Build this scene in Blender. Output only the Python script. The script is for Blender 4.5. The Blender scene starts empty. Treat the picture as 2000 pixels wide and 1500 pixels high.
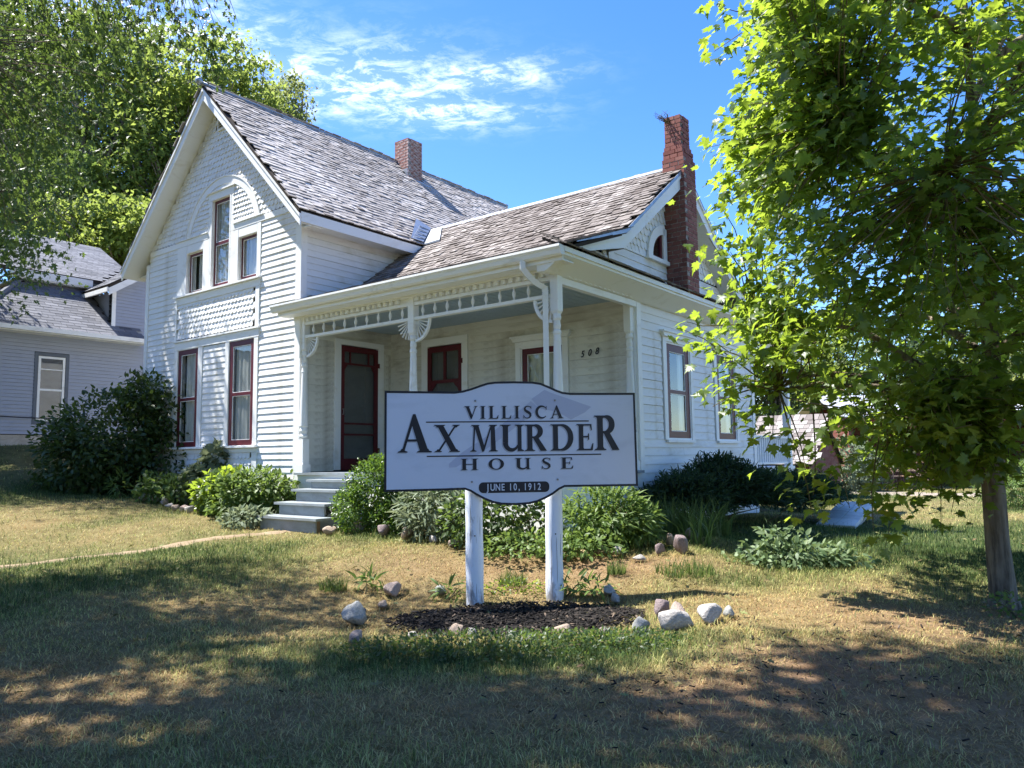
import bpy, bmesh, math, random
import numpy as np
from mathutils import Vector, Matrix, Quaternion
rnd = random.Random(7)
rng = np.random.default_rng(11)
SC = bpy.context.scene
COL = SC.collection
R = math.radians

# ------------------------------------------------------------------ camera
EYE = 1.48
PITCH, ROLL, FPX = R(5.427), R(-0.724), 1480.0
cp, sp, cr, sr = math.cos(PITCH), math.sin(PITCH), math.cos(ROLL), math.sin(ROLL)
_f = Vector((0, cp, sp)); _u0 = Vector((0, -sp, cp)); _r0 = Vector((1, 0, 0))
_r = cr * _r0 + sr * _u0; _u = -sr * _r0 + cr * _u0
cam_d = bpy.data.cameras.new('camera'); cam = bpy.data.objects.new('camera', cam_d); COL.objects.link(cam)
cam.matrix_world = Matrix(((_r.x, _u.x, -_f.x, 0), (_r.y, _u.y, -_f.y, 0), (_r.z, _u.z, -_f.z, EYE), (0, 0, 0, 1)))
cam_d.sensor_width = 36.0; cam_d.lens = 36.0 * FPX / 2000.0; cam_d.clip_start = 0.05; cam_d.clip_end = 2000
SC.camera = cam

def ray(px, py):
    return (_r * ((px - 1000) / FPX) + _u * (-(py - 750) / FPX) + _f).normalized()
def at(px, py, y):                       # the point seen at a photo pixel, y metres ahead
    d = ray(px, py); return Vector((0, 0, EYE)) + d * (y / d.y)

# ------------------------------------------------------------------ light
SUN_DIR = Vector((-0.476, 0.118, 0.871)).normalized()      # towards the sun
sun_d = bpy.data.lights.new('sun', 'SUN'); sun = bpy.data.objects.new('sun', sun_d); COL.objects.link(sun)
sun_d.energy = 5.0; sun_d.angle = R(0.53); sun_d.color = (1.0, 0.965, 0.91)
sun.rotation_euler = SUN_DIR.to_track_quat('Z', 'Y').to_euler(); sun.location = (-20, 5, 40)
W = bpy.data.worlds.new('World'); SC.world = W; W.use_nodes = True
nt = W.node_tree; nt.nodes.clear()
def N(tree, t, **kw):
    n = tree.nodes.new(t)
    for k, v in kw.items():
        if k.startswith('i_'): n.inputs[k[2:].replace('_', ' ')].default_value = v
        else: setattr(n, k, v)
    return n
out = N(nt, 'ShaderNodeOutputWorld'); bg = N(nt, 'ShaderNodeBackground'); bg.inputs['Strength'].default_value = 0.115
sky = N(nt, 'ShaderNodeTexSky', sky_type='NISHITA', sun_disc=False)
sky.sun_elevation = math.asin(SUN_DIR.z); sky.sun_rotation = math.atan2(SUN_DIR.x, SUN_DIR.y)
sky.air_density = 1.0; sky.dust_density = 0.4; sky.ozone_density = 3.0; sky.altitude = 300
tc = N(nt, 'ShaderNodeTexCoord')
sep = N(nt, 'ShaderNodeSeparateXYZ'); nt.links.new(tc.outputs['Generated'], sep.inputs[0])
def M(tree, op, a, b=None, clamp=False):
    n = tree.nodes.new('ShaderNodeMath'); n.operation = op; n.use_clamp = clamp
    for i, v in enumerate((a, b)):
        if v is None: continue
        if isinstance(v, (int, float)): n.inputs[i].default_value = v
        else: tree.links.new(v, n.inputs[i])
    return n.outputs[0]
zc = M(nt, 'MAXIMUM', sep.outputs[2], 0.03)
cx_ = M(nt, 'DIVIDE', sep.outputs[0], zc); cy_ = M(nt, 'DIVIDE', sep.outputs[1], zc)
comb = N(nt, 'ShaderNodeCombineXYZ'); nt.links.new(cx_, comb.inputs[0]); nt.links.new(cy_, comb.inputs[1])
def blob(px, py, rx, ry, ang):
    d = ray(px, py); c0 = (d.x / d.z, d.y / d.z)
    dx = M(nt, 'SUBTRACT', cx_, c0[0]); dy = M(nt, 'SUBTRACT', cy_, c0[1])
    ca, sa = math.cos(ang), math.sin(ang)
    a = M(nt, 'ADD', M(nt, 'MULTIPLY', dx, ca / rx), M(nt, 'MULTIPLY', dy, sa / rx))
    b = M(nt, 'ADD', M(nt, 'MULTIPLY', dx, -sa / ry), M(nt, 'MULTIPLY', dy, ca / ry))
    q = M(nt, 'ADD', M(nt, 'MULTIPLY', a, a), M(nt, 'MULTIPLY', b, b))
    return M(nt, 'POWER', 2.718, M(nt, 'MULTIPLY', q, -1.0))
masks = None
for bl in ((570, 140, .22, .13, .3), (700, 165, .28, .2, .1), (850, 215, .24, .12, .1), (930, 150, .20, .09, -.1), (330, 60, .3, .16, .4)):
    m_ = blob(*bl); masks = m_ if masks is None else M(nt, 'MAXIMUM', masks, m_)
mp = N(nt, 'ShaderNodeMapping'); mp.inputs['Scale'].default_value = (4.2, 5.6, 1); mp.inputs['Rotation'].default_value = (0, 0, .5)
nt.links.new(comb.outputs[0], mp.inputs[0])
n1 = N(nt, 'ShaderNodeTexNoise', i_Scale=2.1, i_Detail=12.0, i_Roughness=0.70, i_Distortion=0.35); nt.links.new(mp.outputs[0], n1.inputs[0])
n2 = N(nt, 'ShaderNodeTexNoise', i_Scale=0.7, i_Detail=4.0, i_Roughness=0.5); nt.links.new(comb.outputs[0], n2.inputs[0])
wis = M(nt, 'MULTIPLY', M(nt, 'SUBTRACT', n1.outputs[0], 0.46), 4.6, True)
base_c = M(nt, 'MULTIPLY', M(nt, 'SUBTRACT', n2.outputs[0], 0.60), 1.4, True)
cov = M(nt, 'ADD', M(nt, 'MULTIPLY', masks, M(nt, 'ADD', M(nt, 'MULTIPLY', wis, 0.75), 0.07)), M(nt, 'MULTIPLY', base_c, M(nt, 'MULTIPLY', wis, 0.45)), True)
hsv = N(nt, 'ShaderNodeHueSaturation'); hsv.inputs['Saturation'].default_value = 1.3; hsv.inputs['Value'].default_value = 1.0; hsv.inputs['Hue'].default_value = 0.512
nt.links.new(sky.outputs[0], hsv.inputs['Color'])
mixc = N(nt, 'ShaderNodeMixRGB'); nt.links.new(cov, mixc.inputs[0]); nt.links.new(hsv.outputs[0], mixc.inputs[1])
mixc.inputs[2].default_value = (7.4, 7.7, 8.2, 1)
nt.links.new(mixc.outputs[0], bg.inputs['Color']); nt.links.new(bg.outputs[0], out.inputs[0])
SC.view_settings.view_transform = 'Standard'; SC.view_settings.look = 'None'
SC.view_settings.exposure = 1.6; SC.view_settings.gamma = 1.0; SC.view_settings.use_curve_mapping = False
SC.cycles.max_bounces = 6; SC.cycles.transparent_max_bounces = 10

# ------------------------------------------------------------------ materials
MATS = {}
def newmat(name):
    m = bpy.data.materials.new(name); m.use_nodes = True; t = m.node_tree; t.nodes.clear()
    o = t.nodes.new('ShaderNodeOutputMaterial'); MATS[name] = m; return m, t, o
def ramp(t, fac, stops):
    r = t.nodes.new('ShaderNodeValToRGB'); el = r.color_ramp.elements
    while len(el) < len(stops): el.new(0.5)
    for e, (p, c) in zip(el, stops): e.position = p; e.color = (*c, 1)
    if fac is not None: t.links.new(fac, r.inputs[0])
    return r.outputs[0]
def mix(t, fac, a, b, mode='MIX'):
    n = t.nodes.new('ShaderNodeMixRGB'); n.blend_type = mode
    for i, v in enumerate((fac, a, b)):
        if isinstance(v, (int, float)): n.inputs[i].default_value = v if i == 0 else (v, v, v, 1)
        elif isinstance(v, tuple): n.inputs[i].default_value = (*v, 1)
        else: t.links.new(v, n.inputs[i])
    return n.outputs[0]
def noise(t, scale, detail=4, rough=.55, coord='Object', stretch=None, dist=0.0):
    c = t.nodes.new('ShaderNodeTexCoord'); s = c.outputs[coord]
    if stretch:
        mpn = t.nodes.new('ShaderNodeMapping'); mpn.inputs['Scale'].default_value = stretch; t.links.new(s, mpn.inputs[0]); s = mpn.outputs[0]
    n = t.nodes.new('ShaderNodeTexNoise'); n.inputs['Scale'].default_value = scale; n.inputs['Detail'].default_value = detail
    n.inputs['Roughness'].default_value = rough; n.inputs['Distortion'].default_value = dist
    t.links.new(s, n.inputs[0]); return n.outputs[0]
def pbr(t, o, col, rough=.6, spec=.3, bump=None, bstr=.3, bdist=.01, metal=0.0):
    p = t.nodes.new('ShaderNodeBsdfPrincipled'); p.inputs['Roughness'].default_value = rough if isinstance(rough, (int, float)) else .5
    p.inputs['Specular IOR Level'].default_value = spec; p.inputs['Metallic'].default_value = metal
    if isinstance(col, tuple): p.inputs['Base Color'].default_value = (*col, 1)
    else: t.links.new(col, p.inputs['Base Color'])
    if not isinstance(rough, (int, float)): t.links.new(rough, p.inputs['Roughness'])
    if bump is not None:
        b = t.nodes.new('ShaderNodeBump'); b.inputs['Strength'].default_value = bstr; b.inputs['Distance'].default_value = bdist
        t.links.new(bump, b.inputs['Height']); t.links.new(b.outputs[0], p.inputs['Normal'])
    t.links.new(p.outputs[0], o.inputs[0]); return p
def orand(t): return t.nodes.new('ShaderNodeObjectInfo').outputs['Random']
def attr(t, name='tint'):
    a = t.nodes.new('ShaderNodeAttribute'); a.attribute_name = name; return a.outputs['Fac']

def paint(name, base, worn, amount, rough=.5, grain=(1, 40, 40), wscale=3.0, bstr=.25, var=.05):
    m, t, o = newmat(name)
    n = noise(t, wscale, 6, .65, 'Generated' if False else 'Object', (1, 1, 2.2), .6)
    f = ramp(t, n, [(max(0, .62 - amount), (0, 0, 0)), (.80 - amount * .5, (1, 1, 1))])
    c = mix(t, f, base, worn)
    v = M(t, 'ADD', M(t, 'MULTIPLY', orand(t), var), 1 - var)
    c = mix(t, 1.0, c, v, 'MULTIPLY')
    g = noise(t, 14, 3, .6, 'Object', grain)
    pbr(t, o, c, rough, .3, g, bstr, .004)
    return m
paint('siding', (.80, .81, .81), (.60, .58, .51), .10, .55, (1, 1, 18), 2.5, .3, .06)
paint('trim', (.82, .83, .82), (.66, .64, .57), .06, .45, (4, 4, 4), 2.0, .12, .02)
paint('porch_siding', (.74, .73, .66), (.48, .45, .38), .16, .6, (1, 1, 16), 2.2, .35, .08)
paint('red_paint', (.105, .013, .019), (.07, .010, .014), .15, .42, (4, 4, 4), 4.0, .12, .05)
paint('grey_floor', (.27, .305, .325), (.20, .22, .22), .2, .5, (4, 4, 4), 4, .12, .04)
paint('blue_ceiling', (.36, .45, .52), (.30, .38, .44), .1, .55, (30, 1, 1), 3, .2, .0)
paint('gutter_white', (.80, .81, .80), (.62, .62, .58), .08, .35, (2, 2, 2), 3, .04, .0)
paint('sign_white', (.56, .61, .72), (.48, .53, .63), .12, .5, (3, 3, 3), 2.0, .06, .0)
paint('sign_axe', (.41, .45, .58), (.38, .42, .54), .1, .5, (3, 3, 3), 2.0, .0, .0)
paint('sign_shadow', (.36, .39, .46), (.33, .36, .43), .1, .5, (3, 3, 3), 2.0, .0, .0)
paint('sign_black', (.012, .014, .024), (.02, .022, .032), .1, .4, (3, 3, 3), 3.0, .05, .0)
paint('neighbour_siding', (.31, .34, .41), (.27, .30, .36), .1, .5, (1, 1, 6), 2, .1, .02)
paint('neighbour_trim', (.78, .79, .78), (.6, .6, .58), .1, .45, (3, 3, 3), 3, .1, .0)
paint('slate_trim', (.10, .12, .15), (.08, .1, .12), .1, .5, (3, 3, 3), 3, .1, .0)
paint('barn_red', (.15, .035, .025), (.22, .12, .09), .22, .7, (18, 18, 1), 3, .4, .1)
paint('black_iron', (.015, .015, .017), (.05, .03, .02), .1, .5, (3, 3, 3), 6, .1, .0)
paint('rust_iron', (.22, .13, .08), (.32, .26, .2), .2, .7, (3, 3, 3), 6, .2, .1)
paint('concrete', (.46, .42, .36), (.32, .29, .24), .25, .8, (3, 3, 3), 3, .4, .0)
paint('door_white', (.52, .53, .52), (.42, .42, .40), .15, .5, (3, 3, 3), 3, .1, .0)
paint('blind_grey', (.09, .085, .08), (.05, .05, .05), .2, .6, (1, 1, 6), 3, .1, .0)
paint('bare_wood', (.28, .19, .12), (.20, .14, .09), .25, .7, (2, 20, 20), 4, .3, .1)

def m_flat(name, col, rough=.7, spec=.2, metal=0.0):
    m, t, o = newmat(name); pbr(t, o, col, rough, spec, None, 0, 0, metal)
m_flat('dark_interior', (.035, .035, .035), .9, .05)
m_flat('bolt_steel', (.25, .25, .26), .45, .5, .8)
# galvanised metal
m, t, o = newmat('galvanised'); n = noise(t, 9, 4, .6); pbr(t, o, ramp(t, n, [(.3, (.26, .29, .32)), (.7, (.40, .43, .46))]), .38, .5, n, .1, .003, .55)
m, t, o = newmat('metal_roof'); n = noise(t, 5, 4, .6); pbr(t, o, ramp(t, n, [(.3, (.36, .37, .38)), (.7, (.48, .48, .49))]), .4, .5, n, .1, .003, .25)
# wooden roof shakes: every shake carries its own tint
m, t, o = newmat('shake')
n = noise(t, 30, 4, .6, 'Object', (1, .15, 1)); tn = attr(t)
c = ramp(t, tn, [(0, (.120, .10, .090)), (.3, (.205, .18, .165)), (.6, (.35, .32, .30)), (1, (.60, .56, .53))])
c = mix(t, .55, c, ramp(t, n, [(.3, (.45, .45, .45)), (.7, (1, 1, 1))]), 'MULTIPLY'); pbr(t, o, c, .85, .15, n, .5, .004)
m, t, o = newmat('roof_deck'); pbr(t, o, (.05, .042, .037), .9, .1)
m, t, o = newmat('asphalt_shingle'); tn = attr(t); n = noise(t, 90, 3, .6)
c = ramp(t, tn, [(0, (.12, .125, .14)), (1, (.24, .245, .27))]); c = mix(t, .5, c, ramp(t, n, [(.3, (.5, .5, .5)), (.7, (1, 1, 1))]), 'MULTIPLY'); pbr(t, o, c, .9, .15, n, .4, .003)
# brick
def brickmat(name, cols, lime):
    m, t, o = newmat(name); n = noise(t, 16, 5, .6)
    c = ramp(t, M(t, 'ADD', M(t, 'MULTIPLY', attr(t), .8), M(t, 'MULTIPLY', orand(t), .2)), [(0, cols[0]), (.5, cols[1]), (1, cols[2])])
    c = mix(t, .5, c, ramp(t, n, [(.3, (.6, .6, .6)), (.7, (1, 1, 1))]), 'MULTIPLY')
    if lime:
        n2 = noise(t, 5, 5, .7, 'Object', (1, 1, 2.5)); c = mix(t, M(t, 'MULTIPLY', ramp(t, n2, [(.45, (0, 0, 0)), (.62, (1, 1, 1))]), lime), c, (.52, .47, .44))
    pbr(t, o, c, .8, .2, n, .5, .004)
brickmat('brick_red', [(.185, .065, .053), (.25, .10, .08), (.31, .145, .115)], 0)
brickmat('brick_old', [(.20, .075, .055), (.29, .11, .08), (.34, .17, .13)], .75)
m, t, o = newmat('mortar'); n = noise(t, 25, 4, .6); pbr(t, o, ramp(t, n, [(.35, (.13, .10, .09)), (.55, (.36, .34, .31)), (.7, (.5, .48, .45))]), .9, .1, n, .5, .004)
# glass, screen, curtain
m, t, o = newmat('glass'); tr = t.nodes.new('ShaderNodeBsdfTransparent'); tr.inputs[0].default_value = (.90, .92, .91, 1)
gl = t.nodes.new('ShaderNodeBsdfGlossy'); gl.inputs['Roughness'].default_value = .02; gl.inputs[0].default_value = (.9, .93, .95, 1)
fr = t.nodes.new('ShaderNodeLayerWeight'); fr.inputs[0].default_value = .5; nb = noise(t, 2.2, 2, .5); bp_ = t.nodes.new('ShaderNodeBump'); bp_.inputs['Strength'].default_value = .08; bp_.inputs['Distance'].default_value = .02
t.links.new(nb, bp_.inputs['Height']); t.links.new(bp_.outputs[0], gl.inputs['Normal'])
ms = t.nodes.new('ShaderNodeMixShader'); t.links.new(M(t, 'ADD', M(t, 'MULTIPLY', M(t, 'POWER', fr.outputs['Facing'], 3.2), .85), .07, True), ms.inputs[0]); t.links.new(tr.outputs[0], ms.inputs[1]); t.links.new(gl.outputs[0], ms.inputs[2]); t.links.new(ms.outputs[0], o.inputs[0])
m, t, o = newmat('insect_screen'); tr = t.nodes.new('ShaderNodeBsdfTransparent'); df = t.nodes.new('ShaderNodeBsdfDiffuse'); df.inputs[0].default_value = (.10, .11, .105, 1)
ms = t.nodes.new('ShaderNodeMixShader'); ms.inputs[0].default_value = .38; t.links.new(tr.outputs[0], ms.inputs[1]); t.links.new(df.outputs[0], ms.inputs[2]); t.links.new(ms.outputs[0], o.inputs[0])
m, t, o = newmat('curtain'); df = t.nodes.new('ShaderNodeBsdfDiffuse'); n = noise(t, 20, 4, .6, 'Object', (1, 1, .1)); t.links.new(ramp(t, n, [(.3, (.40, .41, .39)), (.7, (.62, .63, .60))]), df.inputs[0]); t.links.new(df.outputs[0], o.inputs[0])
# foliage
def leafmat(name, lo, hi, trans, tf=.42, rough=.42, spec=.45):
    m, t, o = newmat(name); tn = attr(t)
    c = ramp(t, tn, [(0, lo), (1, hi)])
    p = t.nodes.new('ShaderNodeBsdfPrincipled'); p.inputs['Roughness'].default_value = rough; p.inputs['Specular IOR Level'].default_value = spec
    t.links.new(c, p.inputs['Base Color'])
    tl = t.nodes.new('ShaderNodeBsdfTranslucent'); t.links.new(mix(t, 1.0, ramp(t, tn, [(0, (.75, .75, .75)), (1, (1.15, 1.1, 1.0))]), trans, 'MULTIPLY'), tl.inputs[0])
    s = t.nodes.new('ShaderNodeMixShader'); s.inputs[0].default_value = tf
    t.links.new(p.outputs[0], s.inputs[1]); t.links.new(tl.outputs[0], s.inputs[2]); t.links.new(s.outputs[0], o.inputs[0])
leafmat('leaf_maple', (.035, .070, .014), (.09, .15, .028), (.36, .50, .05), .52, .38, .45)
leafmat('leaf_silver', (.025, .05, .015), (.055, .095, .028), (.19, .29, .055), .38, .45, .35)
leafmat('leaf_yellow', (.075, .115, .022), (.14, .195, .045), (.37, .47, .10), .46, .6, .2)
leafmat('leaf_tall', (.075, .11, .04), (.145, .18, .07), (.36, .42, .14), .45, .6, .2)
leafmat('leaf_dark', (.022, .045, .016), (.06, .095, .03), (.12, .2, .04), .3, .5, .3)
leafmat('leaf_shrub', (.022, .045, .014), (.065, .105, .026), (.15, .23, .04), .33, .4, .3)
leafmat('leaf_box', (.035, .08, .015), (.09, .165, .028), (.2, .33, .04), .36, .36, .4)
leafmat('leaf_bed', (.055, .10, .024), (.13, .20, .05), (.26, .38, .08), .36, .5, .3)
leafmat('leaf_grey', (.10, .14, .08), (.22, .26, .17), (.30, .36, .20), .3, .6, .2)
leafmat('leaf_cut', (.06, .11, .045), (.20, .26, .13), (.24, .34, .12), .28, .5, .3)
leafmat('leaf_fallen', (.16, .10, .05), (.20, .22, .08), (.12, .12, .04), .2, .6, .2)
leafmat('leaf_juniper', (.022, .045, .024), (.05, .085, .04), (.08, .14, .045), .25, .6, .2)
leafmat('leaf_grassy', (.05, .085, .024), (.12, .16, .045), (.2, .28, .07), .35, .5, .25)
m, t, o = newmat('bark'); n = noise(t, 9, 6, .65, 'Object', (1.6, 1.6, .22)); n2 = noise(t, 3, 4, .6)
c = mix(t, .5, ramp(t, n, [(.34, (.06, .046, .035)), (.55, (.24, .20, .155)), (.8, (.36, .31, .25))]), ramp(t, n2, [(.3, (.55, .55, .5)), (.7, (1, 1, 1))]), 'MULTIPLY'); pbr(t, o, c, .9, .1, n, 1.0, .03)
m, t, o = newmat('stem'); pbr(t, o, (.12, .10, .05), .8, .1)
# weathered white log paint on the sign posts
m, t, o = newmat('post_paint'); n = noise(t, 5, 7, .7, 'Object', (9, 9, .5)); n2 = noise(t, 3, 5, .7, 'Object', (3, 3, 1.2))
f = ramp(t, M(t, 'ADD', M(t, 'MULTIPLY', n, .6), M(t, 'MULTIPLY', n2, .4)), [(.33, (1, 1, 1)), (.42, (0, 0, 0))])
hz = t.nodes.new('ShaderNodeSeparateXYZ'); tcn = t.nodes.new('ShaderNodeTexCoord'); t.links.new(tcn.outputs['Object'], hz.inputs[0])
low = M(t, 'SUBTRACT', 1.0, M(t, 'MULTIPLY', hz.outputs[2], 3.2), True)
f2 = ramp(t, M(t, 'ADD', n2, M(t, 'MULTIPLY', low, .30)), [(.62, (0, 0, 0)), (.74, (1, 1, 1))])
c = mix(t, f, (.72, .76, .82), (.30, .30, .30)); c = mix(t, M(t, 'MULTIPLY', f2, .8), c, (.22, .2, .18)); pbr(t, o, c, .6, .25, n, .6, .008)
# stones: colour from the object's own colour
m, t, o = newmat('stone'); oi = t.nodes.new('ShaderNodeObjectInfo'); n = noise(t, 6, 6, .65); c = mix(t, .75, oi.outputs['Color'], ramp(t, n, [(.3, (.45, .45, .45)), (.65, (1.05, 1.0, .98))]), 'MULTIPLY'); pbr(t, o, c, .8, .2, n, .8, .02)
m, t, o = newmat('mulch'); n = noise(t, 30, 4, .6); oi = attr(t); pbr(t, o, ramp(t, oi, [(0, (.010, .009, .008)), (.75, (.03, .025, .022)), (1, (.16, .12, .09))]), .85, .15, n, .4, .004)
# lawn: soil + thatch, colours by the ground's own dryness map
m, t, o = newmat('lawn_soil'); a1 = attr(t, 'dry'); a2 = attr(t, 'soil'); n = noise(t, 5, 8, .7); n2 = noise(t, 60, 4, .7, 'Object', (1, .35, 1))
cg = ramp(t, n, [(.3, (.045, .060, .018)), (.7, (.10, .12, .04))]); cd = ramp(t, n, [(.3, (.165, .12, .052)), (.7, (.29, .23, .11))]); cs = ramp(t, n, [(.3, (.17, .095, .055)), (.7, (.31, .195, .12))])
c = mix(t, a1, cg, cd); c = mix(t, a2, c, cs); c = mix(t, .7, c, ramp(t, n2, [(.25, (.45, .45, .45)), (.7, (1.1, 1.1, 1.1))]), 'MULTIPLY'); pbr(t, o, c, .95, .1, n2, .8, .03)
m, t, o = newmat('grass_blade'); tn = attr(t); sh = attr(t, 'val')
c = ramp(t, tn, [(0, (.36, .23, .105)), (.3, (.42, .36, .15)), (.55, (.29, .305, .10)), (.8, (.13, .175, .05)), (1, (.06, .105, .03))]); c = mix(t, 1.0, c, sh, 'MULTIPLY')
p = t.nodes.new('ShaderNodeBsdfPrincipled'); p.inputs['Roughness'].default_value = .6; p.inputs['Specular IOR Level'].default_value = .2; t.links.new(c, p.inputs['Base Color'])
tl = t.nodes.new('ShaderNodeBsdfTranslucent'); t.links.new(c, tl.inputs[0]); s = t.nodes.new('ShaderNodeMixShader'); s.inputs[0].default_value = .35; t.links.new(p.outputs[0], s.inputs[1]); t.links.new(tl.outputs[0], s.inputs[2]); t.links.new(s.outputs[0], o.inputs[0])
m, t, o = newmat('path_dirt'); n = noise(t, 4, 8, .7); pbr(t, o, ramp(t, n, [(.3, (.17, .12, .075)), (.7, (.31, .24, .16))]), .95, .1, n, .8, .02)
m, t, o = newmat('gravel'); n = noise(t, 12, 8, .8); pbr(t, o, ramp(t, n, [(.3, (.19, .155, .13)), (.7, (.33, .28, .23))]), .95, .1, n, .8, .02)

# ------------------------------------------------------------------ mesh helpers
class MB:
    def __init__(s): s.v = []; s.f = []; s.m = []; s.t = []
    def add(s, vs, fs, m=0, tint=0.5):
        b = len(s.v); s.v += [tuple(v) for v in vs]; s.t += [tint] * len(vs)
        for f in fs: s.f.append([b + i for i in f]); s.m.append(m)
    def box(s, x0, x1, y0, y1, z0, z1, m=0, tint=.5):
        s.add([(x0, y0, z0), (x1, y0, z0), (x1, y1, z0), (x0, y1, z0), (x0, y0, z1), (x1, y0, z1), (x1, y1, z1), (x0, y1, z1)],
              [(3, 2, 1, 0), (4, 5, 6, 7), (0, 1, 5, 4), (1, 2, 6, 5), (2, 3, 7, 6), (3, 0, 4, 7)], m, tint)
    def prism(s, poly, ax, a, b, m=0):
        n = len(poly)
        P = {'x': lambda p, c: (c, p[0], p[1]), 'y': lambda p, c: (p[0], c, p[1]), 'z': lambda p, c: (p[0], p[1], c)}[ax]
        s.add([P(p, a) for p in poly] + [P(p, b) for p in poly], [tuple(range(n))[::-1], tuple(range(n, 2 * n))] + [(i, (i + 1) % n, n + (i + 1) % n, n + i) for i in range(n)], m)
    def tube(s, pts, rad, n=8, m=0, tint=.5):
        pts = [Vector(p) for p in pts]; b = len(s.v)
        if isinstance(rad, (int, float)): rad = [rad] * len(pts)
        vs = []; up = None
        for i, p in enumerate(pts):
            d = (pts[min(i + 1, len(pts) - 1)] - pts[max(i - 1, 0)]).normalized()
            if up is None: up = Vector((0, 0, 1)) if abs(d.z) < .9 else Vector((1, 0, 0))
            sx = d.cross(up).normalized(); up = sx.cross(d).normalized()
            for k in range(n):
                a = 2 * math.pi * k / n; vs.append(p + (sx * math.cos(a) + up * math.sin(a)) * rad[i])
        fs = []
        for i in range(len(pts) - 1):
            for k in range(n): fs.append((i * n + k, i * n + (k + 1) % n, (i + 1) * n + (k + 1) % n, (i + 1) * n + k))
        fs.append(tuple(range(n))[::-1]); fs.append(tuple(range((len(pts) - 1) * n, len(pts) * n)))
        s.add(vs, fs, m, tint)
    def lathe(s, cx, cy, prof, n=14, m=0):
        s.tube([(cx, cy, z) for z, r in prof], [r for z, r in prof], n, m)
    def build(s, name, mats, parent=None, loc=None, mat4=None, smooth=False, kind=None):
        me = bpy.data.meshes.new(name); me.from_pydata(s.v, [], s.f)
        mats = [mats] if isinstance(mats, str) else mats
        for mm in mats: me.materials.append(MATS[mm])
        if len(mats) > 1: me.polygons.foreach_set('material_index', s.m)
        a = me.attributes.new('tint', 'FLOAT', 'POINT'); a.data.foreach_set('value', s.t)
        if smooth: me.polygons.foreach_set('use_smooth', [True] * len(me.polygons))
        me.update(); return link(name, me, parent, loc, mat4, kind)
def link(name, me, parent=None, loc=None, mat4=None, kind=None):
    o = bpy.data.objects.new(name, me); COL.objects.link(o)
    if parent: o.parent = parent
    if mat4 is not None: o.matrix_local = mat4
    elif loc is not None: o.location = loc
    if kind: o['kind'] = kind
    return o
def tag(o, label, cat, group=None):
    o['label'] = label; o['category'] = cat
    if group: o['group'] = group
    return o
def thing(name, label, cat, loc=(0, 0, 0), rz=0, group=None):
    o = link(name, None, None, loc); o.rotation_euler = (0, 0, rz); return tag(o, label, cat, group)
def dist_cam(p): return (Vector(p) - Vector((0, 0, EYE))).length

class Pieces:                     # alike pieces: the nearest `limit` become parts of their own, the rest one joined piece per parent
    def __init__(s, name, mat, limit=300): s.name = name; s.mat = mat; s.limit = limit; s.items = []
    def add(s, parent, wmat, M4, base, tint, vis=0.0): s.items.append((parent, wmat, M4, base, tint, vis))
    def build(s, bases, stuffname):
        key = [(dist_cam((it[1] @ it[2]).translation) + it[5], i) for i, it in enumerate(s.items)]; key.sort()
        near = set(i for _, i in key[:s.limit]); var = {}; rest = {}
        for i, (par, wm, M4, b, tint, _) in enumerate(s.items):
            if i in near:
                q = round(tint * 7)
                if (b, q) not in var:
                    mb = MB(); mb.add(bases[b][0], bases[b][1], 0, q / 7.0); o = mb.build(s.name, s.mat, par, None, M4); var[(b, q)] = o.data
                else: link(s.name, var[(b, q)], par, None, M4)
            else: rest.setdefault(par.name, (par, []))[1].append((M4, b, tint))
        for par, L in rest.values():
            mb = MB()
            for M4, b, tint in L: mb.add([M4 @ Vector(v) for v in bases[b][0]], bases[b][1], 0, tint)
            mb.build(stuffname, s.mat, par, None, None, False, 'stuff')

def npmesh(name, verts, faces3, mat, parent=None, attrs=None, smooth=False, kind=None, loc=None):
    me = bpy.data.meshes.new(name); nv = len(verts); nf = len(faces3)
    me.vertices.add(nv); me.vertices.foreach_set('co', np.ascontiguousarray(verts, np.float32).ravel())
    me.loops.add(nf * 3); me.loops.foreach_set('vertex_index', np.ascontiguousarray(faces3, np.int32).ravel())
    me.polygons.add(nf); me.polygons.foreach_set('loop_start', np.arange(0, nf * 3, 3, dtype=np.int32))
    me.polygons.foreach_set('loop_total', np.full(nf, 3, np.int32))
    if smooth: me.polygons.foreach_set('use_smooth', np.ones(nf, bool))
    me.update(calc_edges=True)
    for k, v in (attrs or {}).items():
        a = me.attributes.new(k, 'FLOAT', 'POINT'); a.data.foreach_set('value', np.ascontiguousarray(v, np.float32))
    me.materials.append(MATS[mat]); return link(name, me, parent, loc, None, kind)

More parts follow.
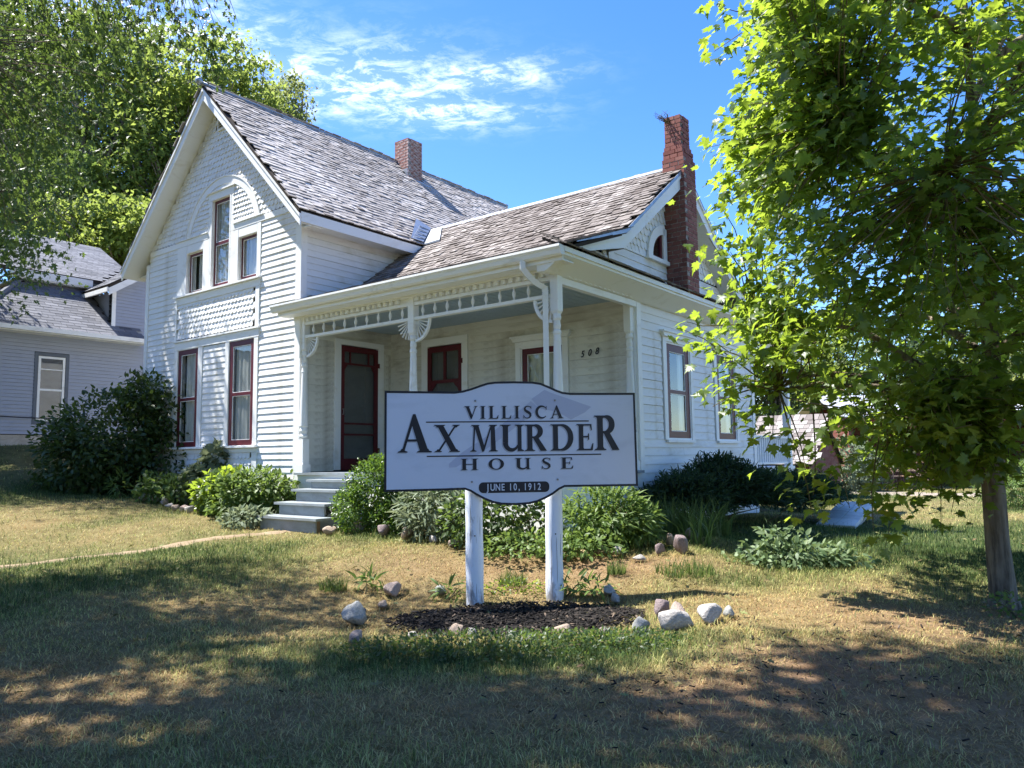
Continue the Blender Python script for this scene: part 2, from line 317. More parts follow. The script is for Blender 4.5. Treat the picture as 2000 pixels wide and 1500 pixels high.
# ------------------------------------------------------------------ the ground
CTRL = np.array([(0, 0, 0), (-3, 3, 0), (3, 3, 0), (0, 6.9, -.03), (0, 7.3, -.03), (.7, 7.2, -.01), (-.7, 7.2, -.01), (4.5, 7.1, .02), (8, 5, 0), (-1.3, 7.4, .03), (-6, 4, .04), (-10, 5, .12), (-6.1, 9.2, .22), (-5.1, 10, .28),
    (-3.9, 11.2, .40), (-4.1, 11.5, .43), (-3, 11.4, .42), (.6, 9.9, .56), (1.0, 9.25, .5), (.8, 8.6, .42), (1.4, 8.55, .4), (1.9, 8.7, .4), (1.4, 8.2, .32), (0, 8.9, .45), (0, 8.2, .28), (0, 7.75, .08), (2.1, 9.4, .48), (3.1, 11.5, .43), (3, 8.6, .2), (3.5, 10, .33), (5.5, 12.8, .23), (-1, 9.4, .48), (-2, 10.2, .48), (-1.5, 9.2, .38), (-2.5, 9.2, .26), (-1.9, 8, .13), (-3.3, 10.2, .36), (1, 7.6, .1), (2.2, 7.6, .1),
    (3.7, 13.2, .36), (7, 17, .15), (10, 22, .2), (12, 27, .2), (20, 20, .15), (15, 10, .05), (-8.9, 16.2, .8), (-7, 14.4, .76), (-5.4, 13, .58), (-4.4, 13.1, .5), (-6, 14.7, .64), (-9.2, 18.6, 1.1), (-11, 15, .95), (-10.5, 17, 1.35), (-12, 18.5, 1.9), (-13, 20, 2.05), (-16, 22, 2.3), (-12, 11, .6), (-18, 16, 1.6), (-3, 17, .55), (0, 16, .45), (3, 18, .35), (2, 24, .35), (8, 35, .3), (-5, 24, .8)])
def ground_z(x, y):
    x = np.asarray(x, float); y = np.asarray(y, float)
    d2 = (x[..., None] - CTRL[:, 0]) ** 2 + (y[..., None] - CTRL[:, 1]) ** 2
    w = 1.0 / (d2 + .35) ** 1.7
    z = (w * CTRL[:, 2]).sum(-1) / w.sum(-1)
    r = np.sqrt(x ** 2 + (y - 12) ** 2); k = np.clip((r - 30) / 60, 0, 1)
    return z * (1 - k) + .3 * k
def gz(x, y): return float(ground_z(x, y))
def vnoise(x, y, s, seed):
    x = np.asarray(x) / s + seed * 17.31; y = np.asarray(y) / s + seed * 5.77
    xi = np.floor(x).astype(np.int64); yi = np.floor(y).astype(np.int64); fx = x - xi; fy = y - yi
    fx = fx * fx * (3 - 2 * fx); fy = fy * fy * (3 - 2 * fy)
    def h(a, b):
        n = (a * 374761393 + b * 668265263 + seed * 1442695) & 0x7fffffff; n = ((n ^ (n >> 13)) * 1274126177) & 0x7fffffff
        return ((n ^ (n >> 16)) & 0xffff) / 65535.0
    return (h(xi, yi) * (1 - fx) + h(xi + 1, yi) * fx) * (1 - fy) + (h(xi, yi + 1) * (1 - fx) + h(xi + 1, yi + 1) * fx) * fy
def fbm(x, y, s, seed): return .5 * vnoise(x, y, s, seed) + .3 * vnoise(x, y, s * .45, seed + 3) + .2 * vnoise(x, y, s * .2, seed + 7)
PATCH = [  # x, y, rx, ry, dryness change, bare-soil change
    (1.4, 8.25, 1.2, .4, .5, .75), (-.3, 8.6, 1.3, .5, .35, .3), (-1.6, 9.3, 1.2, .6, .35, .2), (.3, 7.9, 1.4, .4, .3, .2), (2.4, 6.7, 1.3, .9, .35, .3), (3.3, 6.0, 1.2, .7, .4, .35), (1.6, 5.2, 1.3, .6, .4, .55), (1.1, 4.4, 1.5, .5, .4, .5), (3, 4.4, 1.2, .6, .1, .2),
    (-1.4, 7.9, 1.3, .9, .3, .05), (-2.2, 7.0, 1.0, .7, .25, .05), (-3.9, 8.0, 1.4, .6, -.35, -.2), (-2.8, 4.6, 1.0, .5, .2, .4), (-4.5, 13.2, 2.2, .8, .25, .1), (.0, 5.35, 1.35, .5, -.95, -.5), (3.6, 10.2, 2.6, 1.4, -.42, -.4), (6.5, 11.5, 3.2, 2.4, -.40, -.3), (5.5, 8.6, 1.8, .8, -.3, -.3), (-3.2, 9.4, 1.6, .9, -.25, -.2), (3.2, 8.4, .8, .4, -.4, -.4), (2.2, 7.8, .8, .3, -.5, -.4),
    (-10, 15, 3, 2, -.4, -.2), (-8, 8, 3, 2.5, -.3, -.2), (6.2, 14.6, 1.2, .6, .4, .4), (4.3, 6.6, .8, .5, .3, .4), (0, 4.1, 3.2, .8, .32, .12), (-3, 5.2, 1.5, .8, .2, .05), (2.6, 3.9, 1.6, .6, .15, .1), (8, 22, 6, 3, -.4, -.3), (-1.2, 4.6, 1.6, .7, .15, .05)]
def lawn_maps(x, y):
    dry = .54 + 1.2 * (fbm(x, y, 2.2, 5) - .5) + .5 * (fbm(x, y, .5, 9) - .5); soil = .05 + 1.0 * (fbm(x, y, 1.3, 21) - .62)
    for px, py, rx, ry, a, b in PATCH:
        g = np.exp(-(((x - px) / rx) ** 2 + ((y - py) / ry) ** 2)); dry = dry + a * g; soil = soil + b * g
    return np.clip(dry, 0, 1), np.clip(soil, 0, 1)
gx = np.concatenate([[-900, -500, -250, -120, -70, -45, -32, -26], np.arange(-22, 22.01, .25), [26, 32, 45, 70, 120, 250, 500, 900]])
gy = np.concatenate([[-900, -400, -150, -60, -30, -18, -12, -8], np.arange(-5, 36.01, .25), [40, 46, 55, 70, 100, 160, 300, 600, 1200]])
GX, GY = np.meshgrid(gx, gy, indexing='ij'); GZ = ground_z(GX, GY)
near = (np.abs(GX) < 22) & (GY > -5) & (GY < 36)
GZ = GZ + np.where(near, .035 * (fbm(GX, GY, .9, 31) - .5), 0)
idx = np.arange(GX.size).reshape(GX.shape); q = np.stack([idx[:-1, :-1], idx[1:, :-1], idx[1:, 1:], idx[:-1, 1:]], -1).reshape(-1, 4)
dry_, soil_ = lawn_maps(GX, GY)
lawn = npmesh('lawn', np.stack([GX, GY, GZ], -1).reshape(-1, 3), np.concatenate([q[:, [0, 1, 2]], q[:, [0, 2, 3]]]), 'lawn_soil', None, {'dry': dry_.ravel(), 'soil': soil_.ravel()}, True, 'structure')

def strip(name, pts, width, mat, lift=.012, wob=.12):
    P = []
    for i in range(len(pts) - 1):
        for k in range(12): P.append(Vector(pts[i]).lerp(Vector(pts[i + 1]), k / 12))
    P.append(Vector(pts[-1])); mb = MB(); vs = []
    for i, p in enumerate(P):
        d = (P[min(i + 1, len(P) - 1)] - P[max(i - 1, 0)]).normalized(); nrm = Vector((-d.y, d.x))
        w = width * (1 + wob * math.sin(i * 1.3) + wob * .8 * math.sin(i * 2.9 + 1))
        for s_ in (-1, -.4, .4, 1):
            qx = p + nrm * (w / 2 * s_); vs.append((qx.x, qx.y, gz(qx.x, qx.y) + .035 * (float(fbm(np.array([qx.x]), np.array([qx.y]), .9, 31)[0]) - .5) + (lift + .006 if abs(s_) < .9 else -.012)))
    fs = [(i * 4 + k, i * 4 + k + 1, i * 4 + k + 5, i * 4 + k + 4) for i in range(len(P) - 1) for k in range(3)]
    mb.add(vs, fs); return mb.build(name, mat, None, None, None, True, 'structure')
strip('path', [(-9.5, 6.6), (-6.6, 8.85), (-5.2, 9.9), (-4.0, 10.85), (-3.35, 11.35)], .42, 'path_dirt', .004, .28)
strip('driveway', [(9, 26.5), (12, 22.5), (17, 19.5), (26, 17)], 2.6, 'gravel')

# ------------------------------------------------------------------ the house (local axes: x = U along the front, y = V into the depth, z from eye level)
HO = Vector((-3.665, 13.02, 0.0)); HYAW = R(-37.511); E = EYE
house = thing('farmhouse', 'white clapboard farmhouse with dark red window frames and a corner porch behind the sign', 'house', HO, HYAW)
HW = Matrix.Translation(HO) @ Matrix.Rotation(HYAW, 4, 'Z') @ Matrix.Translation((0, 0, E))
T0 = Matrix.Translation((0, 0, E))
def hx(u, v, z=0): return HW @ Vector((u, v, z))
WID = 5.37                       # U of the right-hand wall
RX90 = Matrix.Rotation(math.pi / 2, 4, 'Z')
boards = Pieces('clapboard', 'siding', 300); pboards = Pieces('clapboard', 'porch_siding', 0)
BB = {}
def board_base(e):
    k = ('b', round(e, 4))
    if k not in BB: BB[k] = ([(0, -.016, 0), (1, -.016, 0), (1, .006, 0), (0, .006, 0), (0, -.002, e), (1, -.002, e), (1, .006, e), (0, .006, e)], [(3, 2, 1, 0), (4, 5, 6, 7), (0, 1, 5, 4), (1, 2, 6, 5), (2, 3, 7, 6), (3, 0, 4, 7)])
    return k
def siding(ps, wallobj, frame, segs, z0, z1, e, holes=(), vis=0.0):
    z = z0; k = board_base(e)
    while z < z1 - .01:
        zm = z + e * .5
        for a, b in segs:
            iv = [(a, b)]
            for (h0, h1, hz0, hz1) in holes:
                if hz0 < zm < hz1: iv = [w for (c, d) in iv for w in ((c, min(d, h0)), (max(c, h1), d)) if w[1] - w[0] > .02]
            for c, d in iv:
                j = [c]                            # butt joints in long runs
                if d - c > 3.2: j.append(c + (d - c) * rnd.uniform(.3, .7))
                j.append(d)
                for x0, x1 in zip(j[:-1], j[1:]):
                    M4 = Matrix.Translation((x0 + .001, rnd.uniform(-.002, .001), z + rnd.uniform(-.0025, .0025))) @ Matrix.Rotation(rnd.uniform(-.0012, .0012), 4, 'Y') @ Matrix.Diagonal((x1 - x0 - .002, 1, 1, 1))
                    ps.add(wallobj, HW @ frame, M4, k, rnd.random(), vis)
        z += e
def wall(frame, poly, depth=.16):
    mb = MB(); mb.prism(poly, 'y', depth, depth + .05); return mb.build('wall', 'dark_interior', house, None, T0 @ frame)
FR_FRONT = Matrix.Identity(4); FR_SIDE = RX90.copy(); FR_BACK = Matrix.Translation((0, 2.14, 0)); FR_RIGHT = Matrix.Translation((WID, 0, 0)) @ RX90
w_front = wall(FR_FRONT, [(-5.36, -1.5), (-.06, -1.5), (-.06, 4.3), (-2.72, 7.0), (-5.36, 4.3)])
w_side = wall(FR_SIDE, [(.2, -1.5), (8.9, -1.5), (8.9, 4.2), (.2, 4.2)])
w_back = wall(FR_BACK, [(.2, -1.5), (5.25, -1.5), (5.25, 2.6), (.2, 2.6)])
w_right = wall(FR_RIGHT, [(2.3, -1.5), (6.95, -1.5), (6.95, 2.6), (2.3, 2.6)])
w_gable = wall(FR_RIGHT, [(-.1, 2.5), (7.1, 2.5), (5.6, 3.1), (3.47, 4.6), (1.35, 3.1)])
mb = MB(); mb.box(-5.42, -5.38, .22, 9, -1.5, 4.3); mb.box(-5.3, 0, 8.95, 9, -1.5, 4.3); mb.prism([(-5.3, 4.3), (-.05, 4.3), (-2.72, 7.0)], 'y', 8.95, 9.0); mb.box(0, 5.3, 7.0, 7.06, -1.5, 2.6); mb.build('rear_wall', 'siding', house, T0.translation)

# window / door openings (red frame outer size) in the wall's own x,z
LW = [(-4.01, -3.25, .26, 2.23), (-2.15, -1.35, .26, 2.23)]
UWL, UWM, UWR = (-3.77, -3.17, 3.39, 4.22), (-2.86, -2.24, 3.40, 5.15), (-1.92, -1.32, 3.39, 4.23)
siding(boards, w_front, FR_FRONT, [(-5.31, -4.15), (-1.22, -.12)], -1.05, 4.40, .1165)
siding(boards, w_front, FR_FRONT, [(-3.08, -2.28)], .25, 2.22, .1165)
siding(boards, w_side, FR_SIDE, [(.10, 3.6)], 2.52, 4.2, .1165, (), -.5)
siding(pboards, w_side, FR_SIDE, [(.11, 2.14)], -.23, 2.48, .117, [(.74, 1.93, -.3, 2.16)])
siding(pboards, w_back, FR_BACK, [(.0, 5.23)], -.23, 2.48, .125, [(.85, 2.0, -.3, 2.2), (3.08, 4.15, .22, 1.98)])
siding(boards, w_right, FR_RIGHT, [(2.27, 6.93)], -1.2, 2.45, .131, [(2.97, 4.12, .24, 1.97), (5.02, 6.18, .24, 1.97)], -3)
siding(boards, w_gable, FR_RIGHT, [(1.5, 3.27), (3.68, 5.5)], 2.72, 3.10, .125)

# trim
tr = MB()
def fb(x0, x1, z0, z1, y=-.028, d=.05): tr.box(x0, x1, y, y + d, z0, z1)
fb(-5.42, -5.30, -1.2, 4.25, -.03); tr.box(-.125, .004, -.03, .0, -1.2, 4.12); tr.box(.0045, .03, -.03, .10, -1.2, 4.12)
fb(-5.28, -2.995, 4.405, 4.52, -.027, .06); fb(-2.095, -.14, 4.405, 4.52, -.027, .06); fb(-4.2, -2.995, 4.525, 4.545, -.05, .08); fb(-2.095, -1.12, 4.525, 4.545, -.05, .08); fb(-2.99, -2.865, 4.405, 4.548, -.022); fb(-2.235, -2.10, 4.405, 4.548, -.022)           # belt under the scallops
fb(-4.14, -3.78, 3.37, 4.40, -.024); fb(-3.16, -2.92, 3.37, 4.40, -.024); fb(-2.19, -1.93, 3.37, 4.40, -.024); fb(-1.31, -1.19, 3.37, 4.40, -.024)
fb(-2.91, -2.862, 3.37, 5.15, -.024); fb(-2.238, -2.20, 3.37, 5.15, -.024); fb(-2.99, -2.865, 4.55, 5.15, -.02); fb(-2.235, -2.10, 4.55, 5.15, -.02)
fb(-3.77, -3.17, 4.235, 4.40, -.022); fb(-1.92, -1.32, 4.235, 4.40, -.022)
fb(-2.99, -2.10, 5.155, 5.30, -.026); fb(-3.03, -2.06, 5.305, 5.33, -.06, .09)
fb(-3.02, -2.05, 5.331, 5.46, -.010, .03)
fb(-4.18, -1.16, 3.335, 3.37, -.075, .10); fb(-4.14, -1.18, 3.19, 3.33, -.026)                 # sill band
fb(-4.14, -4.10, 2.44, 3.185, -.03); fb(-1.32, -1.2, 2.44, 3.185, -.03)                        # panel trims
fb(-4.17, -1.16, 2.40, 2.435, -.06, .09); fb(-4.14, -1.19, 2.245, 2.395, -.03)                 # head band
fb(-4.14, -4.02, .255, 2.24, -.026); fb(-3.24, -3.085, .255, 2.24, -.026); fb(-2.275, -2.16, .255, 2.24, -.026); fb(-1.34, -1.215, .255, 2.24, -.026)
fb(-4.18, -1.17, .215, .25, -.085, .11); fb(-4.14, -1.2, .13, .21, -.028); fb(-4.14, -4.05, -1.2, .125, -.03); fb(-1.35, -1.2, -1.2, .125, -.03)
ring = []                                                                                      # arched moulding
for k in range(33):
    a = R(12) + (math.pi - R(24)) * k / 32; ring.append((a, math.cos(a), math.sin(a)))
AC = (-2.53, 4.25)
vs = []; fs = []
for y, ro, ri in ((-.027, 1.31, 1.17), (.02, 1.31, 1.17)):
    for a, c, s_ in ring: vs += [(AC[0] + ro * c, y, AC[1] + ro * s_), (AC[0] + ri * c, y, AC[1] + ri * s_)]
n_ = len(ring) * 2
for i in range(len(ring) - 1):
    a = 2 * i; fs += [(a, a + 1, a + 3, a + 2), (a, a + 2, n_ + a + 2, n_ + a), (a + 1, n_ + a + 1, n_ + a + 3, a + 3)]
tr.add(vs, fs)
vs = []; fs = []
for y, ro, ri in ((-.042, 1.335, 1.31), (.02, 1.335, 1.31)):
    for a, c, s_ in ring: vs += [(AC[0] + ro * c, y, AC[1] + ro * s_), (AC[0] + ri * c, y, AC[1] + ri * s_)]
for i in range(len(ring) - 1):
    a = 2 * i; fs += [(a, a + 1, a + 3, a + 2), (a, a + 2, n_ + a + 2, n_ + a), (a + 1, n_ + a + 1, n_ + a + 3, a + 3)]
tr.add(vs, fs)
tr.build('front_trim', 'trim', house, T0.translation)
tr = MB()
tr.box(5.25, 5.365, 2.110, 2.139, -.23, 2.44); tr.box(5.341, 5.40, 2.14, 2.27, -1.2, 2.44); tr.box(5.341, 5.40, 6.93, 7.06, -1.2, 2.44); tr.box(5.35, 5.41, 2.272, 6.928, -1.35, -1.2)
tr.box(5.35, 5.392, 1.35, 1.5, 2.85, 3.2); tr.box(5.345, 5.39, 1.502, 3.25, 3.10, 3.135)
tr.build('corner_trim', 'trim', house, T0.translation)

# scalloped shingles
def scallop_base(w, h, t, n=6):
    pts = [(-w / 2, h * 1.25), (-w / 2, w * .42)]
    for k in range(1, n):
        a = math.pi + math.pi * k / n; pts.append((w / 2 * math.cos(a), w * .42 + w * .42 * math.sin(a)))
    pts += [(w / 2, w * .42), (w / 2, h * 1.25)]; m_ = len(pts)
    vs = [(x, -t * (1 - .8 * z / h), z) for x, z in pts] + [(x, .006, z) for x, z in pts]
    return (vs, [tuple(range(m_))] + [(i, m_ + i, m_ + (i + 1) % m_, (i + 1) % m_) for i in range(m_ - 1)])
BB['sc'] = scallop_base(.114, .108, .020); BB['sn'] = scallop_base(.085, .095, .024)
scal = Pieces('scale_shingle', 'siding', 300)
def scallops(wallobj, frame, test, x0, x1, z0, z1, b, w, h, vis=0.0):
    r_ = 0; z = z0
    while z < z1:
        x = x0 + (w / 2 if r_ % 2 else 0)
        while x < x1 + w / 2:
            if test(x, z + h * .5): scal.add(wallobj, HW @ frame, Matrix.Translation((x, -.002 + rnd.uniform(-.002, .002), z)) @ Matrix.Rotation(rnd.uniform(-.02, .02), 4, 'Y'), b, rnd.random(), vis)
            x += w
        z += h; r_ += 1
rake = lambda x, z, m_=.03: z < 7.13 - 1.016 * abs(x + 2.72) - m_
arcd = lambda x, z: math.hypot(x - AC[0], z - AC[1])
scallops(w_front, FR_FRONT, lambda x, z: rake(x, z) and arcd(x, z) > 1.29 and not (-2.8 < x < -2.3 and 6.55 < z < 6.9), -5.3, -.1, 4.53, 7.1, 'sc', .118, .108)
scallops(w_front, FR_FRONT, lambda x, z: arcd(x, z) < 1.19 and not (-2.96 < x < -2.13), -3.8, -1.3, 4.55, 5.4, 'sn', .088, .095)
scallops(w_front, FR_FRONT, lambda x, z: -4.07 < x < -1.36, -4.05, -1.36, 2.46, 3.14, 'sc', .117, .106, -1)
scallops(w_front, FR_FRONT, lambda x, z: -4.0 < x < -1.4, -4.0, -1.4, -.95, .08, 'sc', .117, .106)
crake = lambda v, z: z < (4.62 - .75 * abs(v - 3.47) if abs(v - 3.47) < 2.12 else 3.03 - .30 * (abs(v - 3.47) - 2.12)) - .04
scallops(w_gable, FR_RIGHT, lambda v, z: crake(v, z) and not (3.27 < v < 3.68) and not (((v - 3.16) / .55) ** 2 + (max(0, z - 3.16) / .53) ** 2 < 1 and v < 3.27) and (z > 3.15 or v < 1.32 or v > 5.5), -.2, 6.9, 2.76, 4.6, 'sc', .125, .115)

# gable vent
vt = MB(); vt.box(-2.71, -2.68, -.05, .02, 6.55, 6.87); vt.box(-2.47, -2.44, -.05, .02, 6.55, 6.87); vt.box(-2.68, -2.47, -.05, .02, 6.55, 6.58); vt.box(-2.68, -2.47, -.05, .02, 6.84, 6.87); vt.box(-2.68, -2.47, -.012, .02, 6.58, 6.84, 1); o = vt.build('gable_vent', ['trim', 'dark_interior'], house, T0.translation)
for k in range(5):
    s_ = MB(); z = 6.59 + k * .052; s_.add([(-2.68, -.034, z), (-2.47, -.034, z), (-2.47, -.055, z + .012), (-2.68, -.055, z + .012), (-2.68, -.034, z + .016), (-2.47, -.034, z + .016)], [(0, 1, 2, 3), (3, 2, 5, 4), (0, 3, 4), (1, 5, 2)]); s_.build('slat', 'door_white', o)

def curtain_mesh(x0, x1, z0, z1, y, split=.5, gap=.12):
    mb = MB()
    for a, b in ((x0, x0 + (x1 - x0) * (split - gap / 2)), (x0 + (x1 - x0) * (split + gap / 2), x1)):
        n = 14; vs = []
        for i in range(n + 1):
            x = a + (b - a) * i / n; yy = y + .012 * math.sin(i * 1.9 + a * 3) + .006 * math.sin(i * 3.3)
            vs += [(x, yy, z0), (x, yy + .006, z1)]
        mb.add(vs, [(2 * i, 2 * i + 2, 2 * i + 3, 2 * i + 1) for i in range(n)])
    return mb
def window(frame, x0, x1, z0, z1, y=-.005, stile=.07, rail=.07, bottom=.09, mid=None, casing=None, cap=None, sill=True, split=.5, gap=.1, mats='red_paint'):
    F = T0 @ frame; mb = MB()
    for a, b in ((x0 - .03, x0 - .001), (x1 + .001, x1 + .03)): mb.box(a, b, y - .012, .15, z0, z1)          # reveals
    mb.box(x0 - .03, x1 + .03, y - .014, .15, z1 + .001, z1 + .03); mb.box(x0 - .03, x1 + .03, y - .014, .15, z0 - .03, z0 - .001)
    if casing:
        l, r_, t_ = casing; mb.box(x0 - l, x0 - .031, -.034, .03, z0 - .03, z1 + .03); mb.box(x1 + .031, x1 + r_, -.034, .03, z0 - .03, z1 + .03); mb.box(x0 - l, x1 + r_, -.036, .03, z1 + .0305, z1 + t_)
    win = mb.build('window', 'trim', house, None, F)
    m2 = MB(); mid = mid if mid is not None else (z0 + z1) / 2
    m2.box(x0, x0 + stile, y, y + .04, z0, z1); m2.box(x1 - stile, x1, y, y + .04, z0, z1)
    m2.box(x0 + stile, x1 - stile, y + .001, y + .039, z1 - rail, z1); m2.box(x0 + stile, x1 - stile, y + .001, y + .039, z0, z0 + bottom)
    if mid: m2.box(x0 + stile, x1 - stile, y + .002, y + .038, mid - .03, mid + .03)
    m2.build('sash', mats, win)
    for a, b in (((z0 + bottom, mid - .03), (mid + .03, z1 - rail)) if mid else ((z0 + bottom, z1 - rail),)):
        p = MB(); p.add([(x0 + stile + .001, y + .022, a + .001), (x1 - stile - .001, y + .022, a + .001), (x1 - stile - .001, y + .022, b - .001), (x0 + stile + .001, y + .022, b - .001)], [(0, 1, 2, 3)]); p.build('pane', 'glass', win)
        g = MB(); i0, i1 = x0 + stile + .001, x1 - stile - .001     # white glazing beads
        g.box(i0, i0 + .012, y + .006, y + .019, a, b); g.box(i1 - .012, i1, y + .006, y + .019, a, b); g.box(i0 + .012, i1 - .012, y + .006, y + .019, a, a + .012); g.box(i0 + .012, i1 - .012, y + .006, y + .019, b - .012, b); g.build('glazing_bead', 'trim', win)
    curtain_mesh(x0 + .02, x1 - .02, z0 + .02, z1 - .02, y + .06, split, gap).build('curtain', 'curtain', win)
    if sill:
        s_ = MB(); s_.box(x0 - .10, x1 + .10, -.06, .03, z0 - .075, z0 - .031); s_.build('sill', 'trim', win)
    if cap:
        c = MB(); a, b = x0 - casing[0], x1 + casing[1]; zt = z1 + casing[2]
        c.prism([(a - .02, zt + .001), (b + .02, zt + .001), (b + .06, zt + .07), (a - .06, zt + .07)], 'y', -.075, .02); c.box(a - .075, b + .075, -.10, .02, zt + .071, zt + .10); c.build('cornice', 'trim', win)
    return win
window(FR_FRONT, *LW[0], stile=.105, rail=.10, bottom=.10, mid=1.22, sill=False, split=.15, gap=.2)
window(FR_FRONT, *LW[1], stile=.105, rail=.10, bottom=.10, mid=1.22, sill=False, split=.1, gap=.1)
window(FR_FRONT, *UWL, y=.05, stile=.05, rail=.05, bottom=.05, mid=0, sill=False, split=.3, gap=.22)
window(FR_FRONT, *UWM, y=.04, stile=.055, rail=.06, bottom=.06, mid=4.27, sill=False, split=.2, gap=.04)
window(FR_FRONT, *UWR, y=.05, stile=.05, rail=.05, bottom=.07, mid=0, sill=False, split=.2, gap=.03)
window(FR_BACK, 3.21, 4.02, .25, 1.80, stile=.10, rail=.10, bottom=.1, mid=1.0, casing=(.13, .13, .12), cap=True, split=.6, gap=.08)
window(FR_RIGHT, 3.14, 3.98, .26, 1.80, stile=.125, rail=.12, bottom=.11, mid=1.02, casing=(.15, .13, .10), cap=True, split=.30, gap=.62)
window(FR_RIGHT, 5.19, 6.02, .26, 1.81, stile=.12, rail=.12, bottom=.11, mid=1.02, casing=(.15, .13, .10), cap=True, split=.35, gap=.5)
# quarter-round attic window
F = T0 @ FR_RIGHT
def quarter(x1, z0, rx, rz, n=12): return [(x1 - rx * math.cos(k / n * math.pi / 2), z0 + rz * math.sin(k / n * math.pi / 2)) for k in range(n + 1)]
def quarter_ring(x1, z0, r0, r1, y0, y1, m_=None):
    mb = m_ or MB(); A = quarter(x1, z0, *r0); B = quarter(x1, z0, *r1); vs = [(a[0], y, a[1]) for y in (y0, y1) for a in A] + [(a[0], y, a[1]) for y in (y0, y1) for a in B]; n = len(A); fs = []
    for i in range(n - 1): fs += [(i, i + 1, 2 * n + i + 1, 2 * n + i), (i, n + i, n + i + 1, i + 1), (2 * n + i, 2 * n + i + 1, 3 * n + i + 1, 3 * n + i)]
    mb.add(vs, fs); return mb
aw = MB(); quarter_ring(3.16, 3.16, (.60, .58), (.45, .43), -.05, .03, aw); aw.box(3.10, 3.22, -.05, .03, 3.16, 3.70); aw.box(2.52, 3.26, -.075, .03, 3.09, 3.155)
win = aw.build('attic_window', 'trim', house, None, F)
fr_ = MB(); quarter_ring(3.10, 3.16, (.39, .43), (.345, .375), -.02, .03, fr_); fr_.box(3.035, 3.098, -.02, .03, 3.16, 3.585); fr_.box(2.76, 3.034, -.019, .03, 3.158, 3.2); fr_.build('sash', 'red_paint', win)
pn = MB(); pn.prism(quarter(3.06, 3.18, .33, .37) + [(3.06, 3.18)], 'y', .0, .006); pn.build('pane', 'glass', win)
# doors
def screen_door(frame, x0, x1, z0, z1, kind, casing):
    F = T0 @ frame; mb = MB(); l, r_, t_ = casing
    mb.box(x0 - l, x0 - .002, -.036, .03, z0, z1 + .02); mb.box(x1 + .002, x1 + r_, -.036, .03, z0, z1 + .02); mb.box(x0 - l, x1 + r_, -.038, .03, z1 + .021, z1 + t_)
    o = mb.build('door_casing', 'trim', house, None, F)
    d = MB(); st = .085
    d.box(x0, x0 + st, -.025, .012, z0, z1); d.box(x1 - st, x1, -.025, .012, z0, z1); d.box(x0 + st, x1 - st, -.024, .011, z1 - .10, z1); d.box(x0 + st, x1 - st, -.024, .011, z0, z0 + .2)
    a, b = x0 + st, x1 - st
    if kind == 1:
        d.box(a, b, -.022, .01, z1 - .34, z1 - .305); d.box(a + .13, a + .155, -.021, .009, z1 - .305, z1 - .10); d.box(b - .155, b - .13, -.021, .009, z1 - .305, z1 - .10)
        d.box(a, b, -.022, .01, z0 + .82, z0 + .855); d.box(a, b, -.022, .01, z0 + .62, z0 + .655)
        for xx in (a, b):
            s_ = 1 if xx == a else -1; d.prism([(xx, z1 - .34), (xx + s_ * .07, z1 - .34), (xx, z1 - .46)], 'y', -.018, .006)
    else:
        d.box((a + b) / 2 - .03, (a + b) / 2 + .03, -.022, .01, z1 - .62, z1 - .10); d.box(a, b, -.022, .01, z1 - .68, z1 - .62); d.box(a, b, -.022, .01, z0 + .72, z0 + .76)
        for xx in (a, b):
            s_ = 1 if xx == a else -1; d.prism([(xx, z1 - .68), (xx + s_ * .12, z1 - .68), (xx + s_ * .085, z1 - .74), (xx + s_ * .03, z1 - .78), (xx, z1 - .86)], 'y', -.018, .006)
    d.build('screen_door', 'red_paint', o)
    s_ = MB(); s_.box(a, b, .0, .003, z0 + .2, z1 - .1); s_.build('screen', 'insect_screen', o)
    p = MB(); p.box(x0, x1, .10, .14, z0, z1); p.box(a + .02, b - .02, .085, .0995, z0 + .1, z0 + .75); p.box(a - .02, a + .06, .08, .0995, z0 + .8, z1 - .1); p.box(b - .14, b - .04, .08, .0995, z0 + .8, z1 - .1); p.build('inner_door', 'door_white', o)
    q = MB(); q.tube([(x0 + .045, -.026, z0 + 1.0), (x0 + .045, -.05, z0 + 1.0), (x0 + .045, -.055, z0 + 1.1), (x0 + .045, -.026, z0 + 1.1)], .008, 6); q.build('door_handle', 'bolt_steel', o)
    h = MB()
    for zz in (z0 + .3, z1 - .35): h.box(x1 - .01, x1 + .03, -.045, -.026, zz, zz + .09)
    h.build('hinge', 'red_paint', o)
screen_door(FR_SIDE, .88, 1.78, -.21, 2.05, 1, (.14, .14, .12))
screen_door(FR_BACK, 1.01, 1.86, -.21, 2.03, 2, (.15, .14, .16))
# house number
def text_mesh(body, size, shear=0.0, extrude=.003, xs=1.0, bold=0.0, space=1.0):
    c = bpy.data.curves.new('t', 'FONT'); c.body = body; c.size = size; c.shear = shear; c.extrude = extrude; c.offset = bold; c.space_character = space; c.align_x = 'CENTER'
    o = bpy.data.objects.new('t', c); COL.objects.link(o); bpy.context.view_layer.update()
    me = bpy.data.meshes.new_from_object(o.evaluated_get(bpy.context.evaluated_depsgraph_get())); bpy.data.objects.remove(o); bpy.data.curves.remove(c)
    me.transform(Matrix.Diagonal((xs, 1, 1, 1))); return me
UPR = Matrix.Rotation(math.pi / 2, 4, 'X')
num = link('house_number', None, house, None, T0 @ FR_BACK)
for k, ch in enumerate('508'):
    me = text_mesh(ch, .15, .28, .004, .85, .0015); me.name = 'digit'; me.materials.append(MATS['sign_black'])
    link('digit', me, num, None, Matrix.Translation((4.42 + k * .135, -.03, 1.555 + .012 * k)) @ UPR)
for k in ('siding', 'porch_siding'): pass
BBk = BB
boards.build(BB, 'clapboard_field'); 
pboards.limit = max(0, 300 - min(300, len(boards.items))); pboards.build(BB, 'clapboard_field'); scal.build(BB, 'scale_shingle_field')

